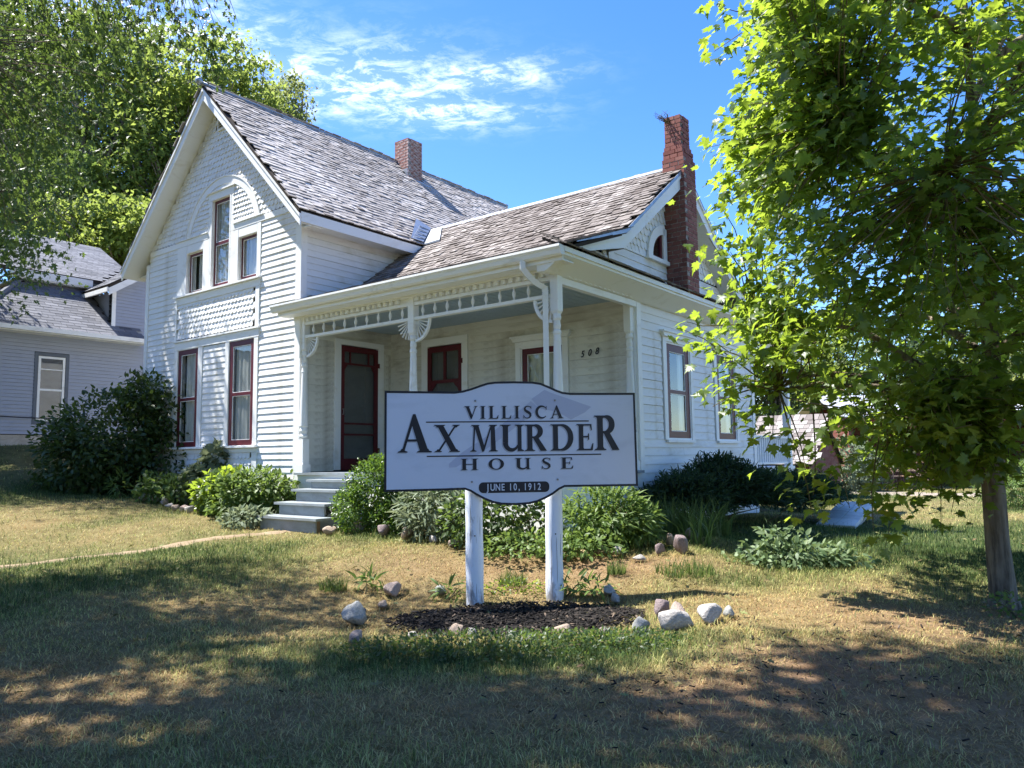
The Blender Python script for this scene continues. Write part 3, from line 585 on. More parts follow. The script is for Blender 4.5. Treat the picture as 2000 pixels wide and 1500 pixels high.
# ------------------------------------------------------------------ roofs
def slope_frame(p0, p1, q):      # local x along p0->p1 (eave direction), y up the slope towards q, z out of the roof
    x = (Vector(p1) - Vector(p0)).normalized(); y = (Vector(q) - Vector(p0)); y = (y - x * y.dot(x)).normalized(); z = x.cross(y)
    return Matrix(((x.x, y.x, z.x, p0[0]), (x.y, y.y, z.y, p0[1]), (x.z, y.z, z.z, p0[2]), (0, 0, 0, 1)))
for k, (t_, l_) in enumerate(((.017, 1.5), (.022, 1.45), (.014, 1.55))):
    c = .12 * k; BB[('s', k)] = ([(-.5, 0, .004), (.5, -.02 + c * .2, .004), (.5, l_, 0), (-.5, l_, 0), (-.5, 0, .004 + t_), (.5, -.02 + c * .2, .004 + t_ * (1.2 - c)), (.5, l_, .006), (-.5, l_, .006)], [(3, 2, 1, 0), (4, 5, 6, 7), (0, 1, 5, 4), (1, 2, 6, 5), (2, 3, 7, 6), (3, 0, 4, 7)])
shk = Pieces('shingle', 'shake', 300)
def shingles(par, FRM, length, rise, e, ok, wlo=.09, whi=.18, y0=-.03, vis=0.0, tm=.62):
    wm = HW; y = y0; row = 0
    while y < rise:
        x = rnd.uniform(-.15, 0); sag = rnd.uniform(-.006, .006)
        while x < length:
            w = rnd.uniform(wlo, whi); xc = x + w / 2; p = FRM @ Vector((xc, y + e * .5, 0))
            if xc - w * .35 > 0 - .02 and xc + w * .35 < length + .02 and ok(p):
                yy = y + sag + .006 * math.sin(xc * 2.3 + row) + rnd.gauss(0, .0045)
                M4 = FRM @ Matrix.Translation((xc, yy, rnd.uniform(0, .006))) @ Matrix.Rotation(rnd.uniform(-.02, .02), 4, 'Z') @ Matrix.Rotation(rnd.uniform(-.008, .014), 4, 'X') @ Matrix.Diagonal((w - rnd.uniform(.003, .008), e, rnd.uniform(.85, 1.3), 1))
                shk.add(par, wm, M4, ('s', rnd.randrange(3)), min(1, max(0, rnd.gauss(tm, .13) + .55 * (float(fbm(np.array([xc]), np.array([y]), 1.1, 61)[0]) - .5))), vis)
            x += w
        y += e; row += 1
SL = 1.016; RU, RZ = -2.72, 7.42                 # main ridge
def mz(u): return RZ - SL * abs(u - RU)
EU, EV0, EV1 = .42, -.38, 9.35
def slab(mb, poly3, th, m=0):                     # polygon with thickness, downwards
    n = len(poly3); mb.add(list(poly3) + [(p[0], p[1], p[2] - th) for p in poly3], [tuple(range(n)), tuple(range(n, 2 * n))[::-1]] + [(i, (i + 1) % n, n + (i + 1) % n, n + i) for i in range(n)], m)
rf = MB(); d_ = .035
slab(rf, [(RU, EV0, RZ - d_), (EU, EV0, mz(EU) - d_), (EU, EV1, mz(EU) - d_), (RU, EV1, RZ - d_)], .05)
slab(rf, [(RU, EV0, RZ - d_), (-5.86, EV0, mz(-5.86) - d_), (-5.86, EV1, mz(-5.86) - d_), (RU, EV1, RZ - d_)], .05)
roof = rf.build('roof', 'roof_deck', house, T0.translation)
CV, CZ = 3.47, 4.82                               # cross ridge
def cz(v):
    a = abs(v - CV); return CZ - .75 * a if a < 2.12 else CZ - 1.59 - .355 * (a - 2.12)
Fm = slope_frame((EU, EV0, mz(EU)), (EU, EV1, mz(EU)), (RU, EV0, RZ))
slen = math.hypot(EU - RU, RZ - mz(EU))
shingles(roof, Fm, EV1 - EV0, slen - .02, .120, lambda p: not (2.75 < p.y < 4.6 and p.z < cz(p.y) - .02) and not (-2.8 < p.x < -2.2 and 4.75 < p.y < 5.35), .10, .22, tm=.70)
Fm2 = slope_frame((-5.86, EV1, mz(-5.86)), (-5.86, EV0, mz(-5.86)), (RU, EV1, RZ)); shingles(roof, Fm2, EV1 - EV0, slen - .02, .16, lambda p: True, .14, .26, y0=-.01, vis=50)
# rake boards, soffits, fascia
for sgn, nm in ((1, 'a'), (-1, 'b')):
    X = lambda u: u if sgn > 0 else 2 * RU - u
    rb = MB(); rb.prism([(X(RU), RZ - .09), (X(EU), mz(EU) - .09), (X(EU), mz(EU) - .30), (X(RU), RZ - .33)], 'y', EV0 + .02, EV0 + .045); rb.prism([(X(RU), RZ - .088), (X(EU + .02), mz(EU) - .11), (X(EU + .02), mz(EU) - .16), (X(RU), RZ - .15)], 'y', EV0 - .005, EV0 + .019); rb.build('rake_board', 'trim', roof)
    sf = MB(); slab(sf, [(X(RU), EV0 + .046, RZ - .26), (X(EU - .03), EV0 + .046, mz(EU - .03) - .26), (X(EU - .03), .14, mz(EU - .03) - .26), (X(RU), .14, RZ - .26)], .02)
    slab(sf, [(X(EU - .02), .0, mz(EU) - .19), (X(EU - .02), EV1, mz(EU) - .19), (X(-.02), EV1, mz(EU) - .16), (X(-.02), .0, mz(EU) - .16)], .02); sf.build('soffit', 'trim', roof)
    fc = MB(); x0, x1 = sorted((X(EU - .02), X(EU + .005))); fc.box(x0, x1, EV0 + .046, EV1, mz(EU) - .23, mz(EU) - .055); fc.build('fascia', 'trim', roof)
rc = MB(); rc.tube([(RU, EV0 - .05, RZ + .0), (RU, EV1, RZ + .0)], .045, 10); rc.build('ridge_roll', 'galvanised', roof, None, None, True)
for v in (EV0 - .08, EV1 + .02):
    b = MB(); b.lathe(RU, v, [(RZ - .05, .035), (RZ + .0, .07), (RZ + .05, .075), (RZ + .09, .045), (RZ + .1, .005)], 10); b.build('ridge_ball', 'galvanised', roof, None, None, True)
# cross roof
r2 = MB(); XR = 5.69; XE = 5.74
def vul(v): return max(-.2 if v < .02 else .0, (RZ - cz(v)) / SL + RU) if v > 2.0 else (-.2 if v < .0 else 0.01)
slab(r2, [(-.16, CV, CZ - d_), (XR, CV, CZ - d_), (XR, 1.35, cz(1.35) - d_), (.02, 1.35, cz(1.35) - d_), (.02, 2.7, cz(2.7) - d_)], .05)
slab(r2, [(.02, 1.35, cz(1.35) - d_), (XR, 1.35, cz(1.35) - d_), (XE, -.38, cz(-.38) - d_), (-.2, -.38, cz(-.38) - d_), (-.2, -.035, cz(-.035) - d_), (.03, -.035, cz(0) - d_)], .05)
slab(r2, [(-.16, CV, CZ - d_), (XR, CV, CZ - d_), (XR, 5.59, cz(5.59) - d_), (-.16, 5.59, cz(5.59) - d_)], .05)
slab(r2, [(0, 5.59, cz(5.59) - d_), (XR, 5.59, cz(5.59) - d_), (XR, 9.5, cz(5.59) - 1.05), (0, 9.5, cz(5.59) - 1.05)], .05)
croof = r2.build('roof', 'roof_deck', house, T0.translation)
Fc1 = slope_frame((-.22, 1.35, cz(1.35)), (XR, 1.35, cz(1.35)), (-.22, CV, CZ))
shingles(croof, Fc1, XR + .22, math.hypot(2.12, 1.59) - .02, .125, lambda p: p.x > ((RZ - p.z) / SL + RU + .06 if p.z > 4.2 else .015), .10, .19, y0=-.02, tm=.30)
Fc2 = slope_frame((-.22, -.40, cz(-.40)), (XE, -.40, cz(-.40)), (-.22, 1.35, cz(1.35)))
shingles(croof, Fc2, XE + .22, 1.75 * math.hypot(1, .355), .118, lambda p: p.x > (.02 if p.y > -.05 else -.22), .08, .17, tm=.25)
Fc3 = slope_frame((XE, 9.0, 2.63), (XE, -.36, 2.63), (5.40, 9.0, 2.82))
pent = MB(); slab(pent, [(5.37, -.3, 2.80), (5.37, 7.4, 2.80), (XE, 7.4, 2.61), (XE, -.38, 2.61)], .04); pent.build('pent_roof', 'roof_deck', croof)
_Fp = slope_frame((XE + .02, 7.4, 2.625), (XE + .02, -.38, 2.625), (5.38, 7.4, 2.82))
shingles(croof, slope_frame((XE + .02, -.38, 2.625), (XE + .02, 7.4, 2.625), (5.38, -.38, 2.82)), 7.78, .40, .13, lambda p: not (3.2 < p.y < 3.8 and p.x < 5.72), .09, .18, tm=.3)
rk = MB()
for s_ in (1, -1):
    V = lambda v: v if s_ > 0 else 2 * CV - v
    P = [(V(CV), CZ - .08), (V(1.35), cz(1.35) - .08), (V(.2), cz(.2) - .10), (V(.2), cz(.2) - .16), (V(1.30), cz(1.35) - .29), (V(CV), CZ - .32)]
    rk.prism(P, 'x', XR - .045, XR - .02); P2 = [(V(CV), CZ - .07), (V(1.35), cz(1.35) - .07), (V(.0), cz(.0) - .075), (V(.0), cz(0) - .10), (V(1.35), cz(1.35) - .12), (V(CV), CZ - .13)]; rk.prism(P2, 'x', XR - .0195, XR + .004)
    slab(rk, [(5.38, V(CV), CZ - .27), (XR - .046, V(CV), CZ - .27), (XR - .046, V(1.35), cz(1.35) - .27), (5.38, V(1.35), cz(1.35) - .27)], .02)
slab(rk, [(.02, 5.62, cz(5.59) - .10), (XR - .02, 5.62, cz(5.59) - .10), (XR - .02, 9.48, cz(5.59) - 1.14), (.02, 9.48, cz(5.59) - 1.14)], .02); rk.box(XR - .018, XR + .004, 7.42, 9.5, 2.02, 2.06)
rk.build('rake_board', 'trim', croof)
dr = MB()
for s_ in (1,):
    dr.prism([(CV, CZ + .0), (1.35, cz(1.35) + .0), (.0, cz(.0) + .0), (.0, cz(0) - .012), (1.35, cz(1.35) - .06), (CV, CZ - .06)], 'x', XR + .0045, XR + .012)
dr.build('drip_edge', 'galvanised', croof)
rc = MB(); rc.prism([(CV - .085, CZ - .03), (CV, CZ + .045), (CV + .085, CZ - .03), (CV, CZ + .03)], 'x', -.15, 5.42); rc.build('ridge_cap', 'galvanised', croof)
fl = MB()                                          # valley flashing: a tray of sheet metal with a standing edge
a = Vector((.44, 2.62, 4.27)); b = Vector((-.16, 3.44, 4.86))
fl.add([a + Vector((-.02, -.03, -.03)), b, b + Vector((.34, -.02, -.02)), a + Vector((.40, .02, -.0)), a + Vector((-.02, -.03, -.06)), a + Vector((.40, .02, -.04))], [(0, 3, 2, 1), (0, 4, 5, 3)])
fl.add([a + Vector((-.02, -.35, .03)), a + Vector((-.0, -.02, .02)), b + Vector((0, 0, .03)), b + Vector((-.16, -.28, .20))], [(0, 1, 2, 3)])
for k in range(4):
    p = a.lerp(b, .15 + k * .22); fl.tube([p + Vector((-.01, -.29, .06)), p + Vector((0, -.02, .03))], .01, 5)
fl.build('valley_flashing', 'galvanised', croof)
mcf = MB(); mcf.box(-2.4, -2.21, 4.75, 4.765, 6.9, 7.12); mcf.build('chimney_flashing', 'galvanised', roof)
shk.build(BB, 'shingle_field')

# eaves, gutter, downspout
ev = MB()
ev.prism([(-.33, 2.445), (-.33, 2.58), (-.355, 2.58), (-.355, 2.43), (-.10, 2.43), (-.10, 2.445)], 'x', -.16, XE - .03)         # front fascia + soffit
ev.prism([(-.10, 2.431), (-.10, 2.50), (2.14, 2.50), (2.14, 2.46), (-.05, 2.46), (-.05, 2.431)], 'x', .0, 5.3)
ev.prism([(5.73, 2.50), (5.73, 2.585), (5.69, 2.585), (5.69, 2.52), (5.40, 2.37), (5.40, 2.33), (5.44, 2.34)], 'y', -.34, 7.3)   # side cove
ev.prism([(5.729, 2.584), (5.729, 2.50), (5.44, 2.345), (5.30, 2.345), (5.30, 2.584)][::-1] and [(5.729, 2.584), (5.729, 2.50), (5.44, 2.345), (5.30, 2.345), (5.30, 2.584)], 'y', -.332, -.12)
ev.prism([(5.755, 2.535), (5.755, 2.6), (5.731, 2.6), (5.731, 2.535)], 'y', -.36, 7.3)
ev.prism([(-.10, 2.60), (.10, 2.60), (.10, 1.72), (.055, 1.72)], 'y', -.09, -.032)
ev.build('eave_trim', 'trim', house, T0.translation)
gt = MB(); prof = [(-.357, 2.60), (-.357, 2.49), (-.41, 2.48), (-.44, 2.50), (-.455, 2.55), (-.48, 2.58), (-.48, 2.61), (-.465, 2.61), (-.465, 2.585), (-.435, 2.55), (-.41, 2.50), (-.372, 2.50), (-.372, 2.60)]
gt.prism(prof, 'x', -.22, XE); gt.prism([(-.357, 2.60), (-.357, 2.49), (-.41, 2.48), (-.44, 2.50), (-.455, 2.55), (-.48, 2.58), (-.48, 2.61)], 'x', XE, XE + .006); gt.prism([(-.357, 2.60), (-.357, 2.49), (-.41, 2.48), (-.44, 2.50), (-.455, 2.55), (-.48, 2.58), (-.48, 2.61)], 'x', -.228, -.22)
gt.build('gutter', 'gutter_white', house, T0.translation)
ds = MB(); dsu = 5.27
pts = [(dsu - .14, -.41, 2.50), (dsu - .14, -.41, 2.40)] + [(dsu - .14 + .14 * k / 6, -.41 + .30 * k / 6, 2.40 - .22 * k / 6 - .04 * math.sin(k / 6 * math.pi)) for k in range(1, 7)] + [(dsu, -.11, 2.08), (dsu, -.11, -1.1)]
ds.tube(pts, .05, 4)
for k in range(5): ds.tube([(dsu, -.11, 2.14 - k * .03), (dsu, -.11, 2.13 - k * .03)], .055, 4)
ds.build('downspout', 'gutter_white', house, T0.translation)

# ------------------------------------------------------------------ front porch
porch = MB(); porch.box(.0, 5.46, -.10, 2.13, -.275, -.235); porch.build('porch_floor', 'grey_floor', house, T0.translation)
sk = MB(); sk.box(.05, 5.42, -.05, -.02, -.42, -.276); sk.box(.05, 5.42, -.045, -.025, -1.3, -.421); sk.box(5.38, 5.42, -.02, 2.13, -1.3, -.276); sk.build('porch_skirt', 'trim', house, T0.translation)
cl = MB(); cl.box(.03, 5.33, .0, 2.135, 2.40, 2.425); ceil = cl.build('porch_ceiling', 'blue_ceiling', house, T0.translation)
bm_ = MB()
for k in range(36): x = .05 + k * .147; bm_.box(x, x + .135, .005, 2.13, 2.388, 2.3995)
bm_.build('beadboard', 'blue_ceiling', ceil, None, None, False, 'stuff')
ent = MB()
PU = (.13, 2.75, 5.37)
ent.box(.03, 5.37, -.035, .035, 2.33, 2.428); ent.box(.03, 5.43, -.05, .05, 2.285, 2.329); ent.box(.03, 5.43, -.045, .045, 2.06, 2.105); ent.box(.0, 5.43, -.11, -.036, 2.405, 2.429)
ent.box(5.335, 5.405, .036, 2.10, 2.33, 2.428); ent.box(5.325, 5.415, .051, 2.10, 2.24, 2.329)
ent = ent.build('porch_frieze', 'trim', house, T0.translation)
def spindle(): 
    mb = MB(); mb.lathe(0, 0, [(0, .022), (.012, .022), (.013, .013), (.04, .012), (.06, .022), (.09, .026), (.12, .022), (.14, .012), (.167, .013), (.168, .022), (.18, .022)], 8); return mb
def dentil():
    mb = MB(); mb.box(-.030, .030, -.055, 0, 0, .060); return mb
sp0 = None; de0 = None
for a, b, n in ((PU[0] + .1, PU[1] - .1, 9), (PU[1] + .08, PU[2] - .08, 10)):
    for k in range(n):
        u = a + (b - a) * (k + .5) / n
        if sp0 is None: sp0 = spindle().build('spindle', 'trim', ent, (u, 0, 2.105), None, True)
        else: link('spindle', sp0.data, ent, (u, 0, 2.105))
    for k in range(int((b - a) / .128)):
        u = a + .06 + k * .128
        if de0 is None: de0 = dentil().build('dentil', 'trim', ent, (u, -.036, 2.342))
        else: link('dentil', de0.data, ent, (u, -.036, 2.342))
for k in range(14): link('dentil', de0.data, ent, None, Matrix.Translation((5.406, .2 + k * .128, 2.342)) @ RX90)
POSTP = [(1.86, .062), (1.84, .045), (1.80, .058), (1.77, .058), (1.75, .042), (1.68, .052), (1.63, .042), (1.61, .055), (1.58, .055), (1.56, .045), (1.50, .05), (1.48, .054), (1.46, .048), (.62, .074), (.55, .076), (.53, .06), (.47, .07), (.42, .052), (.38, .074), (.34, .06)]
for u, vv in ((PU[0], .0), (PU[1], .0), (PU[2], .0), (5.30, 2.06)):
    p = MB(); w = .058
    p.box(u - w, u + w, vv - w - .002, vv + w, 1.88, 2.44); p.add([(u - w, vv - w, 1.88), (u + w, vv - w, 1.88), (u + w, vv + w, 1.88), (u - w, vv + w, 1.88), (u - w * .6, vv - w * .6, 1.82), (u + w * .6, vv - w * .6, 1.82), (u + w * .6, vv + w * .6, 1.82), (u - w * .6, vv + w * .6, 1.82)], [(0, 1, 5, 4), (1, 2, 6, 5), (2, 3, 7, 6), (3, 0, 4, 7)])
    p.lathe(u, vv, POSTP[::-1], 16); w2 = .066; p.box(u - w2, u + w2, vv - w2, vv + w2, -.1, .33); p.box(u - w2 - .02, u + w2 + .02, vv - w2 - .02, vv + w2 + .02, -.234, -.1)
    p.build('porch_post', 'trim', house, T0.translation)
def fan(u, sgn, arc=True):
    b = MB(); cx, czz = u + sgn * .06, 2.058; r_ = .30
    if arc:
        vs = []; n = 10
        for k in range(n + 1):
            t_ = k / n; a = t_ * math.pi / 2; px, pz = cx + sgn * r_ * (1 - .0) * math.cos(a * 1.0), czz - r_ * 1.1 * math.sin(a); 
            for y in (-.02, .02):
                for rr in (1, .88): vs.append((cx + sgn * r_ * rr * math.cos(a), y, czz - .001 - r_ * 1.1 * rr * math.sin(a)))
        fs = []
        for k in range(n):
            q_ = 4 * k; fs += [(q_, q_ + 1, q_ + 5, q_ + 4), (q_ + 2, q_ + 6, q_ + 7, q_ + 3), (q_, q_ + 4, q_ + 6, q_ + 2), (q_ + 1, q_ + 3, q_ + 7, q_ + 5)]
        b.add(vs, fs)
    o = b.build('fan_bracket', 'trim', house, T0.translation) if arc else link('fan_bracket', None, house, T0.translation)
    for k in range(6):
        a = R(10 + 14 * k); s_ = MB(); s_.tube([(cx + sgn * .02 * math.cos(a), 0, czz - .02 * math.sin(a)), (cx + sgn * r_ * .9 * math.cos(a), 0, czz - r_ * .97 * math.sin(a))], [.006, .012], 5); s_.build('spoke', 'trim', o)
fan(PU[0], 1); fan(PU[1], -1, False); fan(PU[1], 1); fan(PU[2], -1)
# steps
st = link('porch_steps', None, house, T0.translation)
for z, v, u0, u1 in ((-.86, -1.15, .47, 1.95), (-.67, -.88, .57, 1.80), (-.48, -.61, .63, 1.72), (-.335, -.36, .68, 1.66)):
    t_ = MB(); t_.box(u0, u1, v, v + .33, z - .035, z); t_.build('tread', 'grey_floor', st)
    r_ = MB(); r_.box(u0 + .07, u1 - .07, v + .05, v + .075, z - .21, z - .036); r_.build('riser', 'grey_floor', st)
sg = MB(); sg.prism([(-1.06, -1.06), (-.06, -.56), (-.06, -1.3), (-1.06, -1.3)], 'x', .74, .78); sg.prism([(-1.06, -1.06), (-.06, -.56), (-.06, -1.3), (-1.06, -1.3)], 'x', 1.55, 1.59); sg.box(1.78, 1.86, -1.06, -1.0, -1.25, -.9, 1); sg.build('stringer', ['grey_floor', 'bare_wood'], st)

# ------------------------------------------------------------------ chimneys
def chimney(u0, u1, v0, v1, z0, z1, mat, steps, bh=.075, shift=0.0):
    mi = max([d for _, d in steps] + [0]); zs0 = min([z for z, _ in steps] + [z1])
    cm = MB(); cm.box(u0 + .007, u1 - .007, v0 + .007, v1 - .007, z0, zs0 - .02); cm.box(u0 + mi * .55 + .012, u1 - mi - .012, v0 + mi + .012, v1 - mi - .012, zs0 - .0199, z1 - .02)
    base = cm.build('chimney', 'mortar', house, T0.translation)
    k = 0; z = z0; cache = {}
    while z < z1 - .01:
        ins = 0.0
        for zs, dd in steps:
            if z > zs: ins = dd
        a0, a1, b0, b1 = u0 + ins * .55, u1 - ins, v0 + ins, v1 - ins; runs = []
        L = a1 - a0; D = b1 - b0; t_ = .095; j = .012
        if k % 2 == 0: segs = [('x', a0, a0 + L * .62, b0), ('x', a0 + L * .62, a1, b0), ('y', b0 + t_, b0 + t_ + (D - t_) * .55, a1), ('y', b0 + t_ + (D - t_) * .55, b1, a1), ('x2', a0, a1 - t_, b1), ('y2', b0 + t_, b1 - t_, a0)]
        else: segs = [('x', a0, a0 + L * .36, b0), ('x', a0 + L * .36, a1 - t_, b0), ('y', b0, b0 + D * .5, a1), ('y', b0 + D * .5, b1, a1), ('x2', a0, a1 - t_, b1), ('y2', b0 + t_, b1 - t_, a0)]
        for ty, s0, s1, c in segs:
            mb = MB(); jt = rnd.uniform(-.003, .003); tn = min(1, max(0, rnd.gauss(.5, .28)))
            x0, x1, y0, y1 = {'x': (s0, s1 - j, c - jt, c + t_), 'y': (c - t_, c + jt, s0, s1 - j), 'x2': (s0, s1 - j, c - t_, c), 'y2': (c, c + t_, s0, s1 - j)}[ty]
            zt = z + bh - .013
            cx, cy = (x0 + x1) / 2, (y0 + y1) / 2; key = (round(x1 - x0, 2), round(y1 - y0, 2), round(tn * 5))
            if key not in cache:
                w, d = (x1 - x0) / 2, (y1 - y0) / 2; mb.box(-w, w, -d, d, 0, zt - z, 0, tn); cache[key] = mb.build('brick', mat, base, (cx, cy, z + rnd.uniform(-.0015, .0015))).data
            else: link('brick', cache[key], base, (cx, cy, z))
        z += bh; k += 1
    return base
ch2 = chimney(5.36, 5.75, 3.26, 3.72, 2.60, 5.62, 'brick_red', ((4.92, .02), (5.02, .04), (5.15, .06)))
ch1 = chimney(-2.77, -2.29, 4.87, 5.37, 6.85, 7.92, 'brick_old', ())
cr_ = MB(); cr_.box(5.40, 5.68, 3.34, 3.64, 5.60, 5.635); cr_.build('crown', 'mortar', ch2)
tw = tag(None or (lambda: (lambda mb: ([mb.tube([hx(5.45 + rnd.uniform(-.02, .05), 3.30 + rnd.uniform(-.02, .1), 5.55), hx(5.40 + rnd.uniform(-.1, .12), 3.28 + rnd.uniform(-.12, .05), 5.66), hx(5.36 + rnd.uniform(-.12, .2), 3.27 + rnd.uniform(-.15, .1), 5.68 + rnd.uniform(-.1, .09))], [.005, .004, .002], 4) for _ in range(22)], mb.build('dead_vine', 'stem'))[1])(MB()))(), 'dry tangle of bare twigs clinging to the top of the tall red chimney', 'dead vine')

# ------------------------------------------------------------------ rear porch on the right
rp = MB(); rp.box(3.2, 5.40, 7.06, 9.45, -.36, -.30); rp.box(5.36, 5.40, 7.06, 9.45, -.75, -.361); rp.box(3.2, 5.36, 9.41, 9.45, -.75, -.361); rp = rp.build('rear_porch', 'trim', house, T0.translation)
rl = MB(); rl.box(5.28, 5.36, 7.1, 9.15, .31, .36); rl.box(5.29, 5.35, 7.1, 9.15, -.24, -.20); rl.build('handrail', 'trim', rp)
bal = None
for k in range(15):
    v = 7.18 + k * .132
    if bal is None: mb = MB(); mb.box(-.018, .018, -.018, .018, -.20, .31); bal = mb.build('baluster', 'trim', rp, (5.32, v, 0))
    else: link('baluster', bal.data, rp, (5.32, v, 0))
ps = MB(); ps.box(5.25, 5.39, 9.18, 9.33, -.30, 2.35); ps.build('post', 'trim', rp)
bmr = MB(); bmr.box(5.25, 5.37, 7.06, 9.45, 2.10, 2.35); bmr.prism([(7.06, 2.099), (7.6, 2.099), (7.3, 1.95), (7.1, 1.7), (7.06, 1.55)], 'x', 5.28, 5.33); bmr.prism([(9.17, 2.099), (8.7, 2.099), (8.95, 1.95), (9.1, 1.7), (9.17, 1.5)], 'x', 5.28, 5.33); bmr.build('arched_beam', 'trim', rp)
#@@NEXT@@
# ------------------------------------------------------------------ the sign
SGN = thing('sign', 'white wooden sign with black serif lettering on two round white posts', 'sign', (0, 7.4, 0), math.atan2(.27, 2.46))
def sx(cx): return (cx - 890) * .001672
def sz(cy): return 2.12 - (cy - 127) * .001635
OUTL = [(152, 127), (400, 131), (555, 133), (600, 127), (650, 113), (700, 95), (745, 80), (790, 74), (900, 72), (1010, 74), (1060, 82), (1110, 103), (1150, 122), (1190, 137), (1235, 143), (1400, 144), (1626, 144), (1630, 708), (1192, 707), (1160, 722), (1125, 748), (1080, 773), (1030, 793), (980, 804), (900, 808), (820, 804), (770, 793), (720, 772), (672, 745), (640, 724), (610, 713), (400, 716), (151, 718)]
OP = [(sx(a), sz(b)) for a, b in OUTL]
def inset(P, d):
    n = len(P); out = []
    for i in range(n):
        a, b, c = Vector(P[i - 1]), Vector(P[i]), Vector(P[(i + 1) % n]); e1 = (b - a).normalized(); e2 = (c - b).normalized()
        n1 = Vector((e1.y, -e1.x)); n2 = Vector((e2.y, -e2.x)); h = (n1 + n2); h = h / max(.35, h.length_squared / 2)
        out.append(tuple(b + h * d))
    return out
IP = inset(OP, .021)
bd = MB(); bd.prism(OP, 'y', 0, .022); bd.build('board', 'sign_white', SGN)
n_ = len(OP); rg = MB()
rg.add([(x, -.0025, z) for x, z in OP] + [(x, -.0025, z) for x, z in IP] + [(x * 1.0012, .023, z) for x, z in OP], [(i, (i + 1) % n_, n_ + (i + 1) % n_, n_ + i) for i in range(n_)] + [(i, 2 * n_ + i, 2 * n_ + (i + 1) % n_, (i + 1) % n_) for i in range(n_)]); rg.build('border', 'sign_black', SGN)
ax = MB()
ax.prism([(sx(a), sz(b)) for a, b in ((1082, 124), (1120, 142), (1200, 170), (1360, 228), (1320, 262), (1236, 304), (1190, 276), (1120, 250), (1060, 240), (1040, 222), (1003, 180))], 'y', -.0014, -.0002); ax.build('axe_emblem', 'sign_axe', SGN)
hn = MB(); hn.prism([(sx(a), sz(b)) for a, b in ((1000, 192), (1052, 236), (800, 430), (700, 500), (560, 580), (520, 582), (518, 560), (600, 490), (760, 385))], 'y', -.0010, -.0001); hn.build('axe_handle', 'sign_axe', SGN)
# serif letters, cap height 1, built from strokes
def rect(x0, x1, y0, y1): return [(x0, y0), (x1, y0), (x1, y1), (x0, y1)]
def serif(x0, x1, y, up): e = .11; b = .05; return [(x0 - e, y), (x1 + e, y), (x1 + e, y + up * .028), (x1 + .03, y + up * b), (x1, y + up * .10), (x0, y + up * .10), (x0 - .03, y + up * b), (x0 - e, y + up * .028)][::(1 if up > 0 else -1)]
def ribbon(path, wid):
    P = [Vector(p) for p in path]; L = []; Rr = []
    for i, p in enumerate(P):
        d = (P[min(i + 1, len(P) - 1)] - P[max(i - 1, 0)]).normalized(); nn = Vector((-d.y, d.x)); L.append(tuple(p + nn * wid[i] / 2)); Rr.append(tuple(p - nn * wid[i] / 2))
    return L + Rr[::-1]
def arc(cx, cy, rx, ry, a0, a1, n=18): return [(cx + rx * math.cos(R(a0 + (a1 - a0) * k / n)), cy + ry * math.sin(R(a0 + (a1 - a0) * k / n))) for k in range(n + 1)]
def wv(n, f): return [f(k / n) for k in range(n + 1)]
TK, TN = .215, .065
def stem(x, w=TK, y0=0, y1=1): return [rect(x, x + w, y0, y1)] + ([serif(x, x + w, 0, 1)] if y0 == 0 else []) + ([serif(x, x + w, 1, -1)] if y1 == 1 else [])
